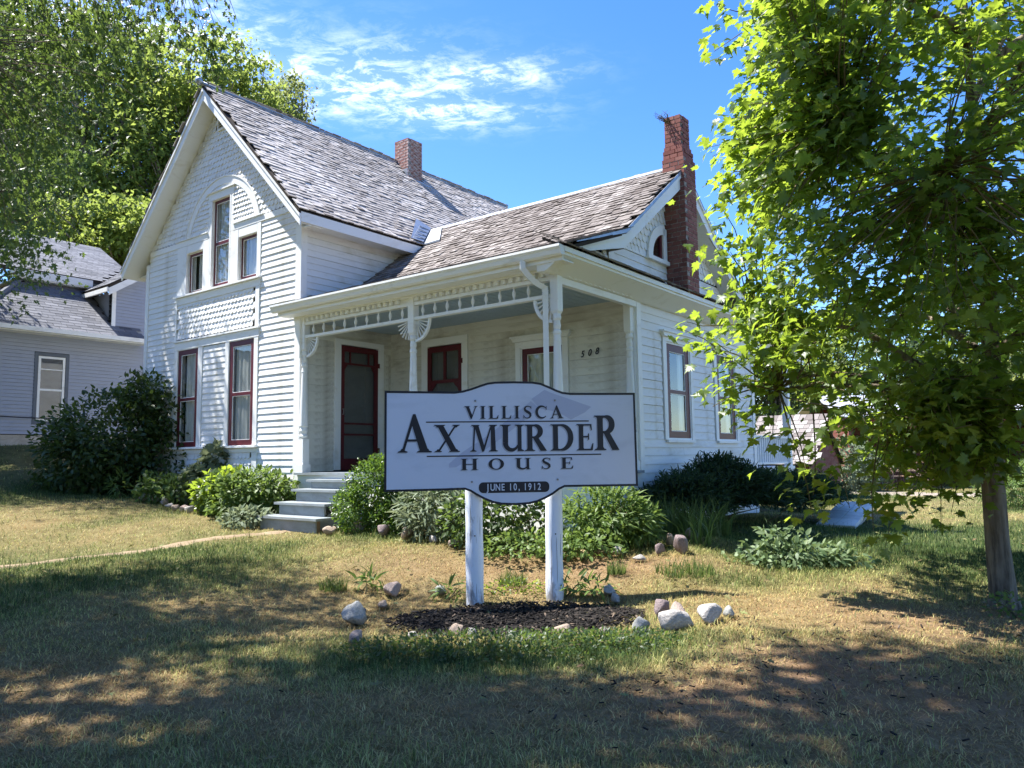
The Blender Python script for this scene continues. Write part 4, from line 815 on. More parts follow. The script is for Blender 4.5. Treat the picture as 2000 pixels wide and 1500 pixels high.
GL = {
 'I': (.44, stem(.11)),
 'L': (.78, stem(.11) + [[(.3, 0), (.74, 0), (.78, .27), (.73, .27), (.66, .10), (.58, .065), (.3, .06)]]),
 'V': (.96, [[(.06, 1), (.31, 1), (.60, .22), (.52, -.01), (.46, -.01)], [(.83, 1), (.90, 1), (.54, -.01), (.50, .05)], serif(.06, .30, 1, -1), serif(.82, .90, 1, -1)]),
 'A': (1.02, [[(.47, 1.02), (.55, 1.02), (.97, 0), (.70, 0), (.42, .78)], [(.47, 1.02), (.52, .90), (.19, 0), (.11, 0)], rect(.24, .76, .29, .35), serif(.11, .19, 0, 1), serif(.71, .95, 0, 1)]),
 'X': (1.02, [[(.07, 1), (.33, 1), (.95, 0), (.68, 0)], [(.84, 1), (.92, 1), (.18, 0), (.09, 0)], serif(.07, .31, 1, -1), serif(.84, .92, 1, -1), serif(.09, .17, 0, 1), serif(.70, .93, 0, 1)]),
 'M': (1.24, [[(.15, 1), (.22, 1), (.16, 0), (.09, 0)], [(.15, 1), (.36, 1), (.66, .12), (.59, -.01), (.53, -.01)], [(.94, 1), (1.0, 1), (.62, -.01), (.57, .10)], [(.93, 1), (1.12, 1), (1.17, 0), (.95, 0)], serif(.09, .16, 0, 1), serif(.96, 1.15, 0, 1), serif(.14, .30, 1, -1), serif(.97, 1.12, 1, -1)]),
 'U': (1.04, [rect(.14, .355, .32, 1), serif(.14, .355, 1, -1), rect(.74, .90, 0, 1), serif(.74, .90, 1, -1), [(.86, 0), (1.0, 0), (1.0, .03), (.9, .08)], ribbon(arc(.505, .32, .26, .27, 180, 340, 18), wv(18, lambda t: TK * (1 - t) + .07 * t + .0))]),
 'R': (.98, stem(.11) + [ribbon([(.3, .965)] + arc(.40, .74, .26, .225, 90, -90, 16) + [(.3, .515)], [.07] + wv(16, lambda t: .07 + .15 * math.sin(math.pi * t)) + [.07]), [(.34, .50), (.56, .52), (.93, .0), (1.10, 0), (1.10, .03), (.66, 0)][:4] + [(1.08, .03), (.66, .0)][1:]]),
 'D': (1.04, stem(.11) + [ribbon([(.3, .967)] + arc(.44, .5, .44, .467, 90, -90, 20) + [(.3, .033)], [.07] + wv(20, lambda t: .07 + .16 * math.sin(math.pi * t)) + [.07])]),
 'E': (.80, stem(.11) + [rect(.3, .68, .94, 1), [(.62, 1), (.72, 1), (.74, .76), (.70, .76)], rect(.3, .58, .49, .55), [(.55, .40), (.60, .40), (.60, .64), (.55, .64)], rect(.3, .72, 0, .06), [(.64, 0), (.76, 0), (.80, .27), (.755, .27)]]),
 'H': (1.06, stem(.11) + stem(.74) + [rect(.3, .76, .48, .545)]),
 'O': (1.06, [ribbon(arc(.53, .5, .39, .46, 90, 450, 36), wv(36, lambda t: .075 + .15 * math.sin(2 * math.pi * t) ** 2))]),
 'S': (.76, [ribbon([(.66, .80), (.62, .90), (.50, .965), (.36, .965), (.22, .90), (.17, .76), (.22, .64), (.36, .54), (.50, .46), (.60, .36), (.62, .22), (.55, .09), (.40, .035), (.25, .045), (.14, .13), (.09, .24)], [.03, .06, .07, .08, .12, .17, .2, .22, .22, .2, .17, .11, .075, .065, .05, .03]), [(.65, 1), (.69, 1), (.69, .74), (.65, .76)], [(.07, 0), (.11, 0), (.11, .28), (.07, .3)]]),
 'C': (.98, [ribbon(arc(.55, .5, .42, .46, 38, 318, 26), wv(26, lambda t: .06 + .16 * math.sin(math.pi * t) ** 1.3)), [(.87, .98), (.915, .98), (.915, .68), (.87, .68)]]),
}
def letter(ch, x0, z0, w, h):
    gw, polys = GL[ch]; k = w / gw
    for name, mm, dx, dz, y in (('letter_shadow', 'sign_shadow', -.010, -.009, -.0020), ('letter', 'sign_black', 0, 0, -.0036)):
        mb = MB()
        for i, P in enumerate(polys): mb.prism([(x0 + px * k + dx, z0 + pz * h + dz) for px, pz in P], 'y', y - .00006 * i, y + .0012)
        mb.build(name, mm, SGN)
def word(txt, x0, x1, ytop, ybot, gap=.12):
    tot = sum(GL[c][0] for c in txt) + gap * (len(txt) - 1); k = (x1 - x0) / tot; x = x0
    for c in txt: letter(c, sx(x), sz(ybot), (sx(x + GL[c][0] * k) - sx(x)), sz(ytop) - sz(ybot)); x += (GL[c][0] + gap) * k
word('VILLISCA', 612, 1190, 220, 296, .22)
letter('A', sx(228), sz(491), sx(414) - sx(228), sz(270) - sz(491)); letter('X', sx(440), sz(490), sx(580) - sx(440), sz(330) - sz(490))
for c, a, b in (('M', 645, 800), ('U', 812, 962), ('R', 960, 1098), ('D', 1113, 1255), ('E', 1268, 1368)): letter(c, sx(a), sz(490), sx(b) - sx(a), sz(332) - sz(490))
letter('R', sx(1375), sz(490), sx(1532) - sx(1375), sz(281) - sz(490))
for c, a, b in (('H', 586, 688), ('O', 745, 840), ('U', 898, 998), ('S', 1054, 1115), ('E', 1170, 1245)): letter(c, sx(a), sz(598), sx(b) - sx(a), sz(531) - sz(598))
for a, b, y in ((388, 1343, 314), (392, 1413, 515)):
    l = MB(); l.box(sx(a), sx(b), -.0032, -.0005, sz(y + 3), sz(y - 4)); l.build('rule', 'sign_black', SGN)
pl = MB(); ph = sz(671) - sz(734); pr = ph * .42; c0, c1, zb = sx(690), sx(1101), sz(734); pts = []
for cx, cz_, a0 in ((c1 - pr, zb + pr, -90), (c1 - pr, zb + ph - pr, 0), (c0 + pr, zb + ph - pr, 90), (c0 + pr, zb + pr, 180)): pts += arc(cx, cz_, pr, pr, a0, a0 + 90, 6)
pl.prism(pts, 'y', -.003, -.0004); pl.build('date_plate', 'sign_black', SGN)
dl = link('date_lettering', None, SGN); xx = sx(732)
for ch in 'JUNE 10, 1912':
    adv = {' ': .030, ',': .022, '1': .040, 'J': .040, 'E': .046}.get(ch, .0505)
    if ch != ' ': me = text_mesh(ch, .092, 0, .0012, .74, .0012); me.materials.append(MATS['sign_white']); link('letter', me, dl, None, Matrix.Translation((xx + adv * .45, -.0042, sz(720))) @ UPR)
    xx += adv * 1.01
for a, b in ((673, 188), (1142, 188), (650, 667), (1150, 661)):
    l = MB(); l.tube([(sx(a), -.001, sz(b)), (sx(a), -.010, sz(b)), (sx(a), -.013, sz(b))], [.010, .010, .005], 8); l.build('bolt', 'bolt_steel', SGN)
def post(x, lean, seed):
    mb = MB(); P = []; rr = []
    for k in range(15):
        z = -.15 + k * .16; P.append((x + lean * (1 - z / 2), .115 + .004 * math.sin(k + seed), z)); rr.append(.088 - .004 * z + .0025 * math.sin(k * 1.7 + seed))
    mb.tube(P, rr, 20); o = mb.build('post', 'post_paint', SGN, None, None, True)
    for k in range(3):
        c = MB(); a = -90 + (-30, 8, 38)[k]; z0 = (.1, .02, .5)[k]; pt = []
        for j in range(9):
            z = z0 + j * (.12, .09, .05)[k]; r_ = .0865 - .004 * z; pt.append((x + lean * (1 - z / 2) + r_ * math.cos(R(a + 1.5 * math.sin(j + seed))), .115 + r_ * math.sin(R(a)), z))
        c.tube(pt, [.0004] + [.0015] * 7 + [.0004], 4); c.build('crack', 'black_iron', o)
    h = MB(); h.tube([(x + lean * .6, .115 - .09, .72), (x + lean * .6, .115 - .082, .72)], .007, 8); h.build('bolt_hole', 'black_iron', o)
post(sx(652) + .02, .005, 1); post(sx(1140), -.012, 4)

# ------------------------------------------------------------------ mulch bed, chips and stones
mcen = (.0, 6.78); mb = MB(); NR, NA = 8, 36; vs = [(mcen[0], mcen[1], gz(*mcen) + .045)]
for i in range(1, NR + 1):
    for k in range(NA):
        a = 2 * math.pi * k / NA; rr = i / NR; w_ = 1 + .10 * math.sin(3 * a + 1) + .06 * math.sin(5 * a); x = mcen[0] + 1.12 * rr * w_ * math.cos(a); y = mcen[1] + .68 * rr * w_ * math.sin(a)
        vs.append((x, y, gz(x, y) + .03 * (1 - rr ** 2.2) + .018 * (1 if i < NR else -1.5) + rnd.uniform(-.012, .012)))
mb.add(vs, [(0, 1 + k, 1 + (k + 1) % NA) for k in range(NA)] + [(1 + i * NA + k, 1 + (i + 1) * NA + k, 1 + (i + 1) * NA + (k + 1) % NA, 1 + i * NA + (k + 1) % NA) for i in range(NR - 1) for k in range(NA)], 0, .3)
mb.build('mulch_bed', 'mulch', None, None, None, True, 'structure')
def boxes(n, posf, lens, mat, name, tintf, lift=.01):
    V = []; F = []; T = []; cube = np.array([(-1, -1, -1), (1, -1, -1), (1, 1, -1), (-1, 1, -1), (-1, -1, 1), (1, -1, 1), (1, 1, 1), (-1, 1, 1)], float) * .5
    tri = np.array([(0, 2, 1), (0, 3, 2), (4, 5, 6), (4, 6, 7), (0, 1, 5), (0, 5, 4), (1, 2, 6), (1, 6, 5), (2, 3, 7), (2, 7, 6), (3, 0, 4), (3, 4, 7)])
    for i in range(n):
        p = posf(); l = rnd.uniform(*lens); m4 = Matrix.Translation(p) @ Matrix.Rotation(rnd.uniform(0, 6.3), 4, 'Z') @ Matrix.Rotation(rnd.gauss(0, .35), 4, 'Y') @ Matrix.Diagonal((l, l * rnd.uniform(.18, .4), l * .16, 1)); A = np.array(m4)
        V.append(cube @ A[:3, :3].T + A[:3, 3]); F.append(tri + 8 * i); T += [tintf()] * 8
    return npmesh(name, np.concatenate(V), np.concatenate(F), mat, None, {'tint': np.array(T)}, False, 'stuff')
def mpos():
    a = rnd.uniform(0, 6.283); r_ = math.sqrt(rnd.random()) * 1.02; x = mcen[0] + 1.12 * r_ * math.cos(a); y = mcen[1] + .68 * r_ * math.sin(a); return (x, y, gz(x, y) + .035 * max(0, 1 - r_ ** 2.2) + .024)
boxes(2600, mpos, (.012, .06), 'mulch', 'mulch_chips', lambda: rnd.random() ** 1.8)
def spos():
    while True:
        x, y = rnd.gauss(1.3, .9), rnd.gauss(4.9, .7); 
        if y > 3.4: return (x, y, gz(x, y) + .03)
boxes(500, spos, (.008, .035), 'mulch', 'bark_litter', lambda: rnd.random() ** 1.5)
ICO = {}
def rock(seed, sub=3):
    bm = bmesh.new(); bmesh.ops.create_icosphere(bm, subdivisions=sub, radius=1); r_ = random.Random(seed); pl_ = [(Vector((r_.gauss(0, 1), r_.gauss(0, 1), r_.gauss(0, 1))).normalized(), r_.uniform(.48, .80)) for _ in range(12)]
    from mathutils import noise as mn
    for v in bm.verts:
        d = v.co.normalized(); v.co = d * (1 + .30 * mn.noise(d * 1.5 + Vector((seed * 3.1, 0, 0))) + .12 * mn.noise(d * 3.4 + Vector((0, seed, 0))) + .04 * mn.noise(d * 8))
        for n, k in pl_:
            e = v.co.dot(n) - k
            if e > 0: v.co -= n * e * .85
    me = bpy.data.meshes.new('stone'); bm.to_mesh(me); bm.free(); me.polygons.foreach_set('use_smooth', [True] * len(me.polygons)); me.materials.append(MATS['stone']); return me
ROCKS = [rock(s) for s in range(6)]
WHT, GRY, PNK, PUR, TAN, OCH = (.44, .42, .39, 1), (.34, .35, .33, 1), (.37, .30, .26, 1), (.26, .21, .21, 1), (.40, .32, .25, 1), (.42, .32, .18, 1)
def stone(label, x, y, sx_, sy_, sz_, col, k, group, sink=.38, rz=None, tilt=0.0):
    o = link('stone', ROCKS[k % 6], None, (x, y, gz(x, y) + sz_ * (1 - sink) + .01)); o.scale = (sx_ * .92, sy_ * .92, sz_ * .9); o.rotation_euler = (tilt, tilt * .5, rnd.uniform(0, 6.3) if rz is None else rz); o.color = col; tag(o, label, 'stone', group)
G1 = 'stones ringing the sign bed'
for a in (
 ('large smooth grey boulder at the left corner of the sign bed', -1.36, 6.62, .17, .13, .13, GRY, 0), ('flat pinkish stone in front of the large grey boulder', -1.22, 5.95, .14, .09, .06, PNK, 1),
 ('pink granite rock behind the sign bed, left of the posts', -1.22, 7.75, .14, .11, .09, PNK, 2), ('small brown stone just in front of the pink granite rock', -1.25, 7.35, .07, .07, .05, TAN, 3), ('half buried reddish stone between boulder and brown stone', -1.42, 7.0, .09, .08, .06, PUR, 4),
 ('small whitish stone in the shaded grass, right of the pinkish flat stone', -.80, 6.06, .07, .06, .05, WHT, 5), ('flat tan stone at the near edge of the mulch', -.48, 6.32, .11, .08, .06, TAN, 0), ('light tan pointed stone in shaded grass below the left post', -.34, 6.12, .075, .06, .06, WHT, 1),
 ('low grey stone sunk in grass midway along the bed front', -.02, 6.08, .09, .06, .045, GRY, 2), ('white triangular stone in front of the bed centre', .13, 5.88, .07, .055, .05, WHT, 3), ('rounded pinkish grey stone in grass below the right post', .37, 6.16, .10, .09, .075, TAN, 4),
 ('small dark purple stone in the weeds of the bed front', .70, 6.08, .06, .05, .05, PUR, 5), ('grey brown stone in weeds beside the big white rocks', .98, 6.10, .12, .09, .08, GRY, 0), ('biggest white rock at the right corner of the sign bed', 1.26, 6.08, .17, .13, .11, WHT, 1),
 ('second white rock leaning against the biggest white one', 1.55, 6.20, .14, .11, .10, WHT, 2), ('small grey stone at the right end of the white rocks', 1.74, 6.32, .07, .06, .07, GRY, 3), ('rounded pink stone lying on top behind the biggest white rock', 1.34, 6.36, .11, .08, .11, PNK, 4), ('angular purple stone behind the rounded pink stone', 1.24, 6.56, .10, .08, .13, PUR, 5),
 ('whitish flat stone behind the bed right of the posts', .92, 7.5, .12, .08, .07, WHT, 0), ('smaller pale stone in front of the whitish flat stone', .95, 7.28, .08, .06, .06, WHT, 1), ('grey stone hidden in weeds left of the left post', -.74, 7.75, .10, .07, .06, GRY, 2)):
    stone(*a, G1)
G2 = 'stones edging the bed left of the steps'
for i, lab in enumerate(('leftmost pale cobble of the bed edging by the dark shrub', 'pale cobble second in line along the left bed edging', 'round pinkish cobble third in line along the left bed edging', 'long tan cobble in the middle of the left bed edging', 'pinkish oval cobble just past the long tan cobble', 'cream cobble beside the dry leaves of the left bed', 'broad flat cobble near the right end of the left edging', 'last small cobble of the left bed edging nearest the shrubs')):
    stone(lab, -6.95 + .21 * i + rnd.uniform(-.03, .03), 14.35 - .18 * i + rnd.uniform(-.05, .05), rnd.uniform(.09, .15), rnd.uniform(.07, .10), rnd.uniform(.06, .09), (PNK, WHT, TAN)[i % 3], i, G2, .25)
G3 = 'stones edging the bed between steps and sign'
for a in (('low tan stone beside the bottom porch step', -2.52, 10.55, .14, .10, .08, TAN, 2), ('rounded grey stone behind the low tan stone at the boxwood', -2.12, 10.55, .12, .10, .12, TAN, 3), ('jagged purple stone under the front of the boxwood', -1.72, 10.1, .14, .09, .12, PUR, 5), ('big tan slab of rock tilted on the bed edge, left of the left post', -1.36, 9.75, .22, .10, .13, TAN, 4),
 ('flat pale stone right of the tilted tan slab', -.98, 9.4, .12, .08, .06, WHT, 1), ('small pink stone just left of the left sign post', -.72, 9.15, .10, .07, .06, PNK, 0)): stone(*a, G3, .25)
G4 = 'stones edging the bed right of the sign'
for a in (('yellowish flat stone at the left of the right bed edging', .76, 8.45, .10, .07, .055, OCH, 2), ('upright pinkish grey stone beside the yellowish stone', .96, 8.6, .07, .06, .075, TAN, 3), ('pale rock with rough top in the middle of the right edging', 1.14, 8.5, .12, .08, .07, WHT, 4), ('flat cream stone lying in dry grass of the right edging', 1.35, 8.3, .10, .06, .04, WHT, 0), ('small lilac stone left of the large purple boulder', 1.62, 8.55, .07, .06, .08, PUR, 1),
 ('large purple boulder standing at the right end of the bed', 1.86, 8.62, .12, .10, .15, PUR, 5), ('pale round stone behind the large purple boulder', 1.82, 9.0, .08, .07, .09, TAN, 2), ('light pink stone in grass under the juniper', 2.12, 9.3, .08, .07, .10, PNK, 3)): stone(*a, G4, .25)

# ------------------------------------------------------------------ leaves
def half_leaf(H, c, fold=.22, droop=.18):
    pts = [(c, 0.0)]; f = []
    up = list(H); n = len(up)
    V = [(c, 0, 0)] + [(x, y, 0) for x, y in up] + [(x, -y, 0) for x, y in up[1:-1]]
    for i in range(1, n): f.append((0, i, i + 1))
    low = [1] + [n + k for k in range(1, n - 1)] + [n]
    for a, b in zip(low[:-1], low[1:]): f.append((0, b, a))
    V = np.array(V, float); V[:, 2] = fold * np.abs(V[:, 1]) - droop * V[:, 0] ** 2 - fold * .6 * V[:, 1] ** 2 * 2
    return V, np.array(f)
L_MAPLE = half_leaf([(0, 0), (-.12, .14), (-.10, .40), (.06, .27), (.14, .46), (.36, .66), (.36, .46), (.52, .50), (.44, .20), (.62, .30), (.70, .12), (1, 0)], .3, .3, .22)
L_SILVER = half_leaf([(0, 0), (.0, .2), (.14, .10), (.36, .44), (.40, .12), (.66, .22), (.64, .07), (1, 0)], .3, .3, .3)
L_OVAL = half_leaf([(0, 0), (.3, .24), (.68, .20), (1, 0)], .4)
L_LONG = half_leaf([(0, 0), (.3, .11), (.7, .08), (1, 0)], .4, .2, .35)
L_SMALL = (np.array([(0, 0, 0), (.45, .28, .06), (1, 0, -.1), (.45, -.28, .06)], float), np.array([(0, 1, 2), (0, 2, 3)]))
def unit(a): return a / np.maximum(1e-6, np.linalg.norm(a, axis=-1, keepdims=True))
def frames(tip, nrm):
    t = unit(tip); n = unit(nrm - t * (nrm * t).sum(-1, keepdims=True)); b = np.cross(n, t); return np.stack([t, b, n], -1)
def leaves(name, shape, pos, tip, nrm, size, tint, mat, parent=None, kind=None, ptint=None):
    V, F = shape; n = len(pos); FR = frames(tip, nrm) * np.asarray(size).reshape(-1, 1, 1)
    verts = np.einsum('nij,kj->nki', FR, V) + pos[:, None, :]
    f = (F[None] + (np.arange(n) * len(V))[:, None, None]).reshape(-1, 3)
    return npmesh(name, verts.reshape(-1, 3), f, mat, parent, {'tint': np.repeat(tint, len(V))}, False, kind)
def leaf_parts(shape, pos, tip, nrm, size, tint, mat, parent, limit=300):
    """the nearest leaves in view become parts of their own; returns the mask of the others"""
    V, F = shape; d = np.linalg.norm(pos - np.array([0, 0, EYE]), axis=1)
    pc = (pos - np.array([0, 0, EYE])) @ np.array([_r, _u, _f]).T; inn = (pc[:, 2] > 0) & (np.abs(pc[:, 0] / np.maximum(pc[:, 2], .01)) < .67) & (np.abs(pc[:, 1] / np.maximum(pc[:, 2], .01)) < .5)
    order = np.argsort(np.where(inn, d / size * .1, 1e9))[:limit]; var = {}; FR = frames(tip, nrm)
    for i in order:
        q = int(min(5, tint[i] * 6))
        if q not in var:
            me = npmesh('leaf', V, F, mat, parent, {'tint': np.full(len(V), (q + .5) / 6)}); var[q] = me.data; o = me
        else: o = link('leaf', var[q], parent)
        m3 = FR[i] * size[i]; o.matrix_local = Matrix([[*m3[r_], pos[i][r_]] for r_ in range(3)] + [[0, 0, 0, 1]])
    m_ = np.ones(len(pos), bool); m_[order] = False; return m_
def rdir(n): return unit(rng.normal(size=(n, 3)))
UPV = np.array([0, 0, 1.0])

def curve_pts(a, b, sag, n=6, wob=.06):
    a = np.array(a, float); b = np.array(b, float); L = np.linalg.norm(b - a); P = []; w1 = rng.normal(size=3) * wob * L; w2 = rng.normal(size=3) * wob * L * .5
    for k in range(n + 1):
        t = k / n; P.append(a + (b - a) * t + np.array([0, 0, sag * L]) * math.sin(math.pi * t) + w1 * math.sin(math.pi * t) + w2 * math.sin(2 * math.pi * t))
    return P

# --- the young maple on the right
maple = thing('maple_tree', 'leafy young maple with lobed yellow-green leaves and a single grey trunk, right of the sign', 'tree', (4.49, 7.12, gz(4.49, 7.12)))
tb = np.array([4.49, 7.12, gz(4.49, 7.12)]); trk = MB()
axis = [(0, 0, -.15), (0, 0, 0), (.0, 0, .13), (-.02, 0, .6), (-.02, .0, 1.1), (.0, .02, 1.5), (.06, .04, 2.0), (.10, .05, 3.0), (.12, .1, 4.2), (.10, .1, 5.6), (.05, .1, 7.4)]
trk.tube(axis, [.18, .145, .115, .100, .098, .11, .085, .068, .055, .04, .015], 16)
maple_trunk = trk.build('trunk', 'bark', maple, None, None, True)
def rprof(z): return float(np.interp(z, [.7, 1.0, 1.3, 1.8, 2.4, 3.2, 4.2, 6.0, 7.5, 8.6], [.7, 1.4, 1.95, 2.3, 2.55, 2.75, 2.65, 2.5, 1.8, .4]))
limbs = []
for k in range(17):
    z0 = 1.45 + (k % 9) * .42 + rnd.uniform(-.05, .05) + (2 if k > 12 else 0); a = k * 2.4 + .4; 
    if k == 0: a = math.pi * .97
    r_ = rprof(min(7.5, z0 + .9)) * .78; zt = z0 + rnd.uniform(.5, 1.3)
    P = curve_pts((.05, .04, z0), (r_ * math.cos(a), r_ * math.sin(a), zt), .10, 7, .05); limbs.append(P)
lb = MB()
for P in limbs: lb.tube(P, np.linspace(.048, .010, len(P)).tolist(), 7)
lpts = np.array([p for P in limbs for p in P[2:]] + [np.array(p, float) for p in axis[6:]])
tg = []
def acc(z, a, rho): tg.append(np.array([rho * math.cos(a), rho * math.sin(a), z]))
for _ in range(1150):
    z = rnd.triangular(1.15, 8.3, 3.2); acc(z, rnd.uniform(0, 6.2832), rprof(z) * (rnd.random() ** .5))
for _ in range(900):
    z = rnd.uniform(1.6, 7.2); a = rnd.gauss(math.pi * 1.02, .5); acc(z, a, rprof(z) * rnd.uniform(.72, 1.06))
def m_out(q):                                       # how far out the crown reaches at each height (ragged left side, thin lower left)
    d = Vector((4.49 + q[0], 7.12 + q[1], q[2] + tb[2] - EYE)); zz = d.dot(_f); px = 1000 + FPX * d.dot(_r) / zz; py = 750 - FPX * d.dot(_u) / zz
    lim = float(np.interp(py, [-400, 0, 100, 200, 240, 330, 400, 450, 520, 560, 610, 650, 700, 760, 800, 830, 900, 950, 1010], [1560, 1430, 1450, 1410, 1375, 1390, 1405, 1440, 1430, 1400, 1400, 1430, 1500, 1520, 1530, 1560, 1600, 1610, 1700])) + 46
    if px < lim: return False
    if 660 < py < 930 and px < 1690: return rnd.random() < .16
    if 440 < py < 580 and px < 1580: return rnd.random() < .4
    return rnd.random() < (.85 if d.x < 3.4 else .62)
tg = [q for q in tg if m_out(q)]
for _ in range(70): tg.append(np.array([rnd.uniform(-1.1, -.2), rnd.uniform(-1.3, .5), rnd.uniform(1.05, 2.0)]))
for _ in range(70): tg.append(np.array([rnd.uniform(-.7, .6), rnd.uniform(-1.4, -.5), rnd.uniform(1.75, 3.6)]))
for z, x, y in ((.75, -1.3, -.3), (.6, -1.15, -.2), (.85, -1.75, -.1), (.75, -.7, -.3), (.95, -1.5, -.3), (1.05, -1.7, .0), (1.3, -1.95, -.5), (1.2, -.9, -.6), (.9, -.6, -.3), (1.45, -2.2, -.2), (1.75, -2.35, -.1), (1.1, -1.2, -.8), (2.2, -2.5, .0), (2.5, -2.65, -.2), (2.62, -2.85, 0), (2.75, -2.75, .3), (2.35, -2.35, -.4), (3.75, -2.55, -.1), (3.6, -2.5, .3), (3.3, -2.45, -.2), (4.05, -2.6, .1), (4.2, -2.6, -.3), (4.45, -2.55, .1), (4.35, -2.4, -.2), (3.9, -2.4, .2), (5.5, -2.4, .2), (5.8, -2.45, -.1), (3.4, -2.35, .1), (1.9, -2.55, .2), (2.0, -2.65, -.3)): tg.append(np.array([x, y, z]))
TG = np.array(tg); pos = []; tip = []; nrm = []; size = []; tint = []
tw_ = MB()
for p in TG:
    dd = np.linalg.norm(lpts - p, axis=1); b = lpts[dd.argmin()]; L = dd.min()
    P = curve_pts(b, p, .04, 4, .05)
    if L > .12: tw_.tube(P, [.009, .008, .007, .005, .003], 4)
    o = unit(p - np.array([0, 0, p[2] - .2])) if np.linalg.norm(p[:2]) > .1 else rdir(1)[0]
    n = rnd.randint(19, 30); yt = rnd.random()
    for i in range(n):
        t = rnd.random() ** .7; base = b + (p - b) * max(0, 1 - .55 * (1 - t) / max(L, .55)); j = rng.normal(size=3) * np.array([.12, .12, .09])
        pos.append(base + j); side = rdir(1)[0]; side[2] *= .4; tip.append(unit(o * .55 + side * .9 + np.array([0, 0, -.30])))
        nrm.append(unit(np.array([0, 0, 1.0]) + rng.normal(size=3) * .42 + o * .25)); size.append(rnd.uniform(.05, .128)); tint.append(min(1, max(0, rnd.gauss(.42 + .25 * yt, .2))))
pos, tip, nrm, size, tint = map(np.array, (pos, tip, nrm, size, tint))
lb.build('limbs', 'bark', maple, None, None, True); tw_.build('twigs', 'stem', maple)
wpos = pos + tb
m_ = leaf_parts(L_MAPLE, pos, tip, nrm, size, tint, 'leaf_maple', maple, 300) if False else None
def fix_parts(shape, pos, base, tip, nrm, size, tint, mat, parent):
    keep = leaf_parts_sel(pos + base, size)
    V, F = shape; var = {}; FR = frames(tip, nrm)
    for i in keep:
        q = int(min(5, tint[i] * 6))
        if q not in var: o = npmesh('leaf', V, F, mat, parent, {'tint': np.full(len(V), (q + .5) / 6)}); var[q] = o.data
        else: o = link('leaf', var[q], parent)
        m3 = FR[i] * size[i]; o.matrix_local = Matrix([[*m3[r_], pos[i][r_]] for r_ in range(3)] + [[0, 0, 0, 1]])
    m = np.ones(len(pos), bool); m[keep] = False; return m
def leaf_parts_sel(wp, size, limit=300):
    d = wp - np.array([0, 0, EYE]); pc = d @ np.array([_r, _u, _f]).T; zz = np.maximum(pc[:, 2], .01)
    inn = (pc[:, 2] > 0) & (np.abs(pc[:, 0] / zz) < .66) & (np.abs(pc[:, 1] / zz) < .49)
    return np.argsort(np.where(inn, zz / size, 1e9))[:limit]
m_ = fix_parts(L_MAPLE, pos, tb, tip, nrm, size, tint, 'leaf_maple', maple)
HM = [(0, 0), (-.12, .14), (-.10, .40), (.06, .27), (.14, .46), (.36, .66), (.36, .46), (.52, .50), (.44, .20), (.62, .30), (.70, .12), (1, 0)]
HN = [(0, 0), (-.06, .12), (-.04, .34), (.10, .24), (.20, .40), (.40, .56), (.40, .38), (.56, .42), (.50, .17), (.66, .24), (.74, .10), (1, 0)]
sel = np.where(m_)[0]; grp = rng.integers(0, 4, len(sel))
for g_, shp in enumerate((L_MAPLE, half_leaf(HN, .3, .75, .10), half_leaf(HM, .3, -.25, .45), half_leaf(HN, .3, .15, .75))):
    k_ = sel[grp == g_]; leaves('crown' if g_ == 0 else 'leaf_cluster', shp, pos[k_], tip[k_], nrm[k_], size[k_], tint[k_], 'leaf_maple', maple, 'stuff')

# --- the big silver maple whose branches hang in from the upper left and shade the front lawn
SB = np.array([-8.6, 5.2, 0]); SB[2] = gz(SB[0], SB[1])
smap = thing('silver_maple', 'large old silver maple reaching in from the upper left with drooping narrow-lobed leaves', 'tree', SB)
tk = MB(); tk.tube([(0, 0, -.2), (0, 0, 0), (.0, 0, .5), (.05, 0, 2), (.2, 0, 4), (.6, -.1, 6.5), (1.2, -.2, 9.5)], [.55, .45, .38, .34, .30, .24, .10], 16); tk.build('trunk', 'bark', smap, None, None, True)
slimb = [curve_pts((.1, 0, 3.2), (3.3, 1.6, 5.2), .12, 8), curve_pts((.2, 0, 4.2), (4.8, 2.4, 7.2), .12, 8), curve_pts((.2, 0, 3.6), (1.6, 4.5, 6.2), .12, 8), curve_pts((.3, 0, 4.8), (5.5, -.5, 8.8), .12, 8), curve_pts((.3, 0, 4.6), (3.8, -3.2, 8.6), .12, 8), curve_pts((.3, 0, 5.2), (7.2, .2, 9.6), .1, 8), curve_pts((.3, 0, 4.5), (-2.5, 3.5, 8), .1, 8), curve_pts((.3, 0, 5), (5.6, 1.4, 10.5), .1, 8), curve_pts((.3, 0, 4.4), (2.2, 2.6, 8.6), .1, 8)]
sl = MB()
for P in slimb: sl.tube(P, np.linspace(.13, .02, len(P)).tolist(), 8)
spts = np.array([p for P in slimb for p in P[1:]]); tg = []
def shade(n, c, r_):                               # high crown over the lawn
    for _ in range(n):
        d = rdir(1)[0] * (rnd.random() ** .4); tg.append((np.array(c) + d * np.array(r_) - SB, .8, 0))
def vis(p):
    d = Vector(p) - Vector((0, 0, EYE)); z = d.dot(_f); return z > 0 and abs(d.dot(_r)) / z < .74 and abs(d.dot(_u)) / z < .56
SHD = SUN_DIR / SUN_DIR.z
gl_ = 0
while gl_ < 1050:                                    # the crown that shades the front lawn: lobes with gaps between them
    x, y = rnd.uniform(-8, 5.5), rnd.uniform(2.4, 8.6)
    lim = float(np.interp(x, [-8, -3.2, -1.8, -.5, 1.2, 2.2, 5.5], [8.4, 7.9, 6.9, 6.3, 6.1, 5.0, 4.9]))
    if y > lim or vnoise(np.array([x]), np.array([y]), 1.05, 77)[0] < .455 + .10 * (y > lim - 1.4) - .10 * (y < 4.6): continue
    h = rnd.uniform(7.2, 11.5); p = Vector((x, y, 0)) + SHD * h
    gl_ += 1
    if vis(p): continue
    tg.append((np.array(p) - SB, .8, 0))
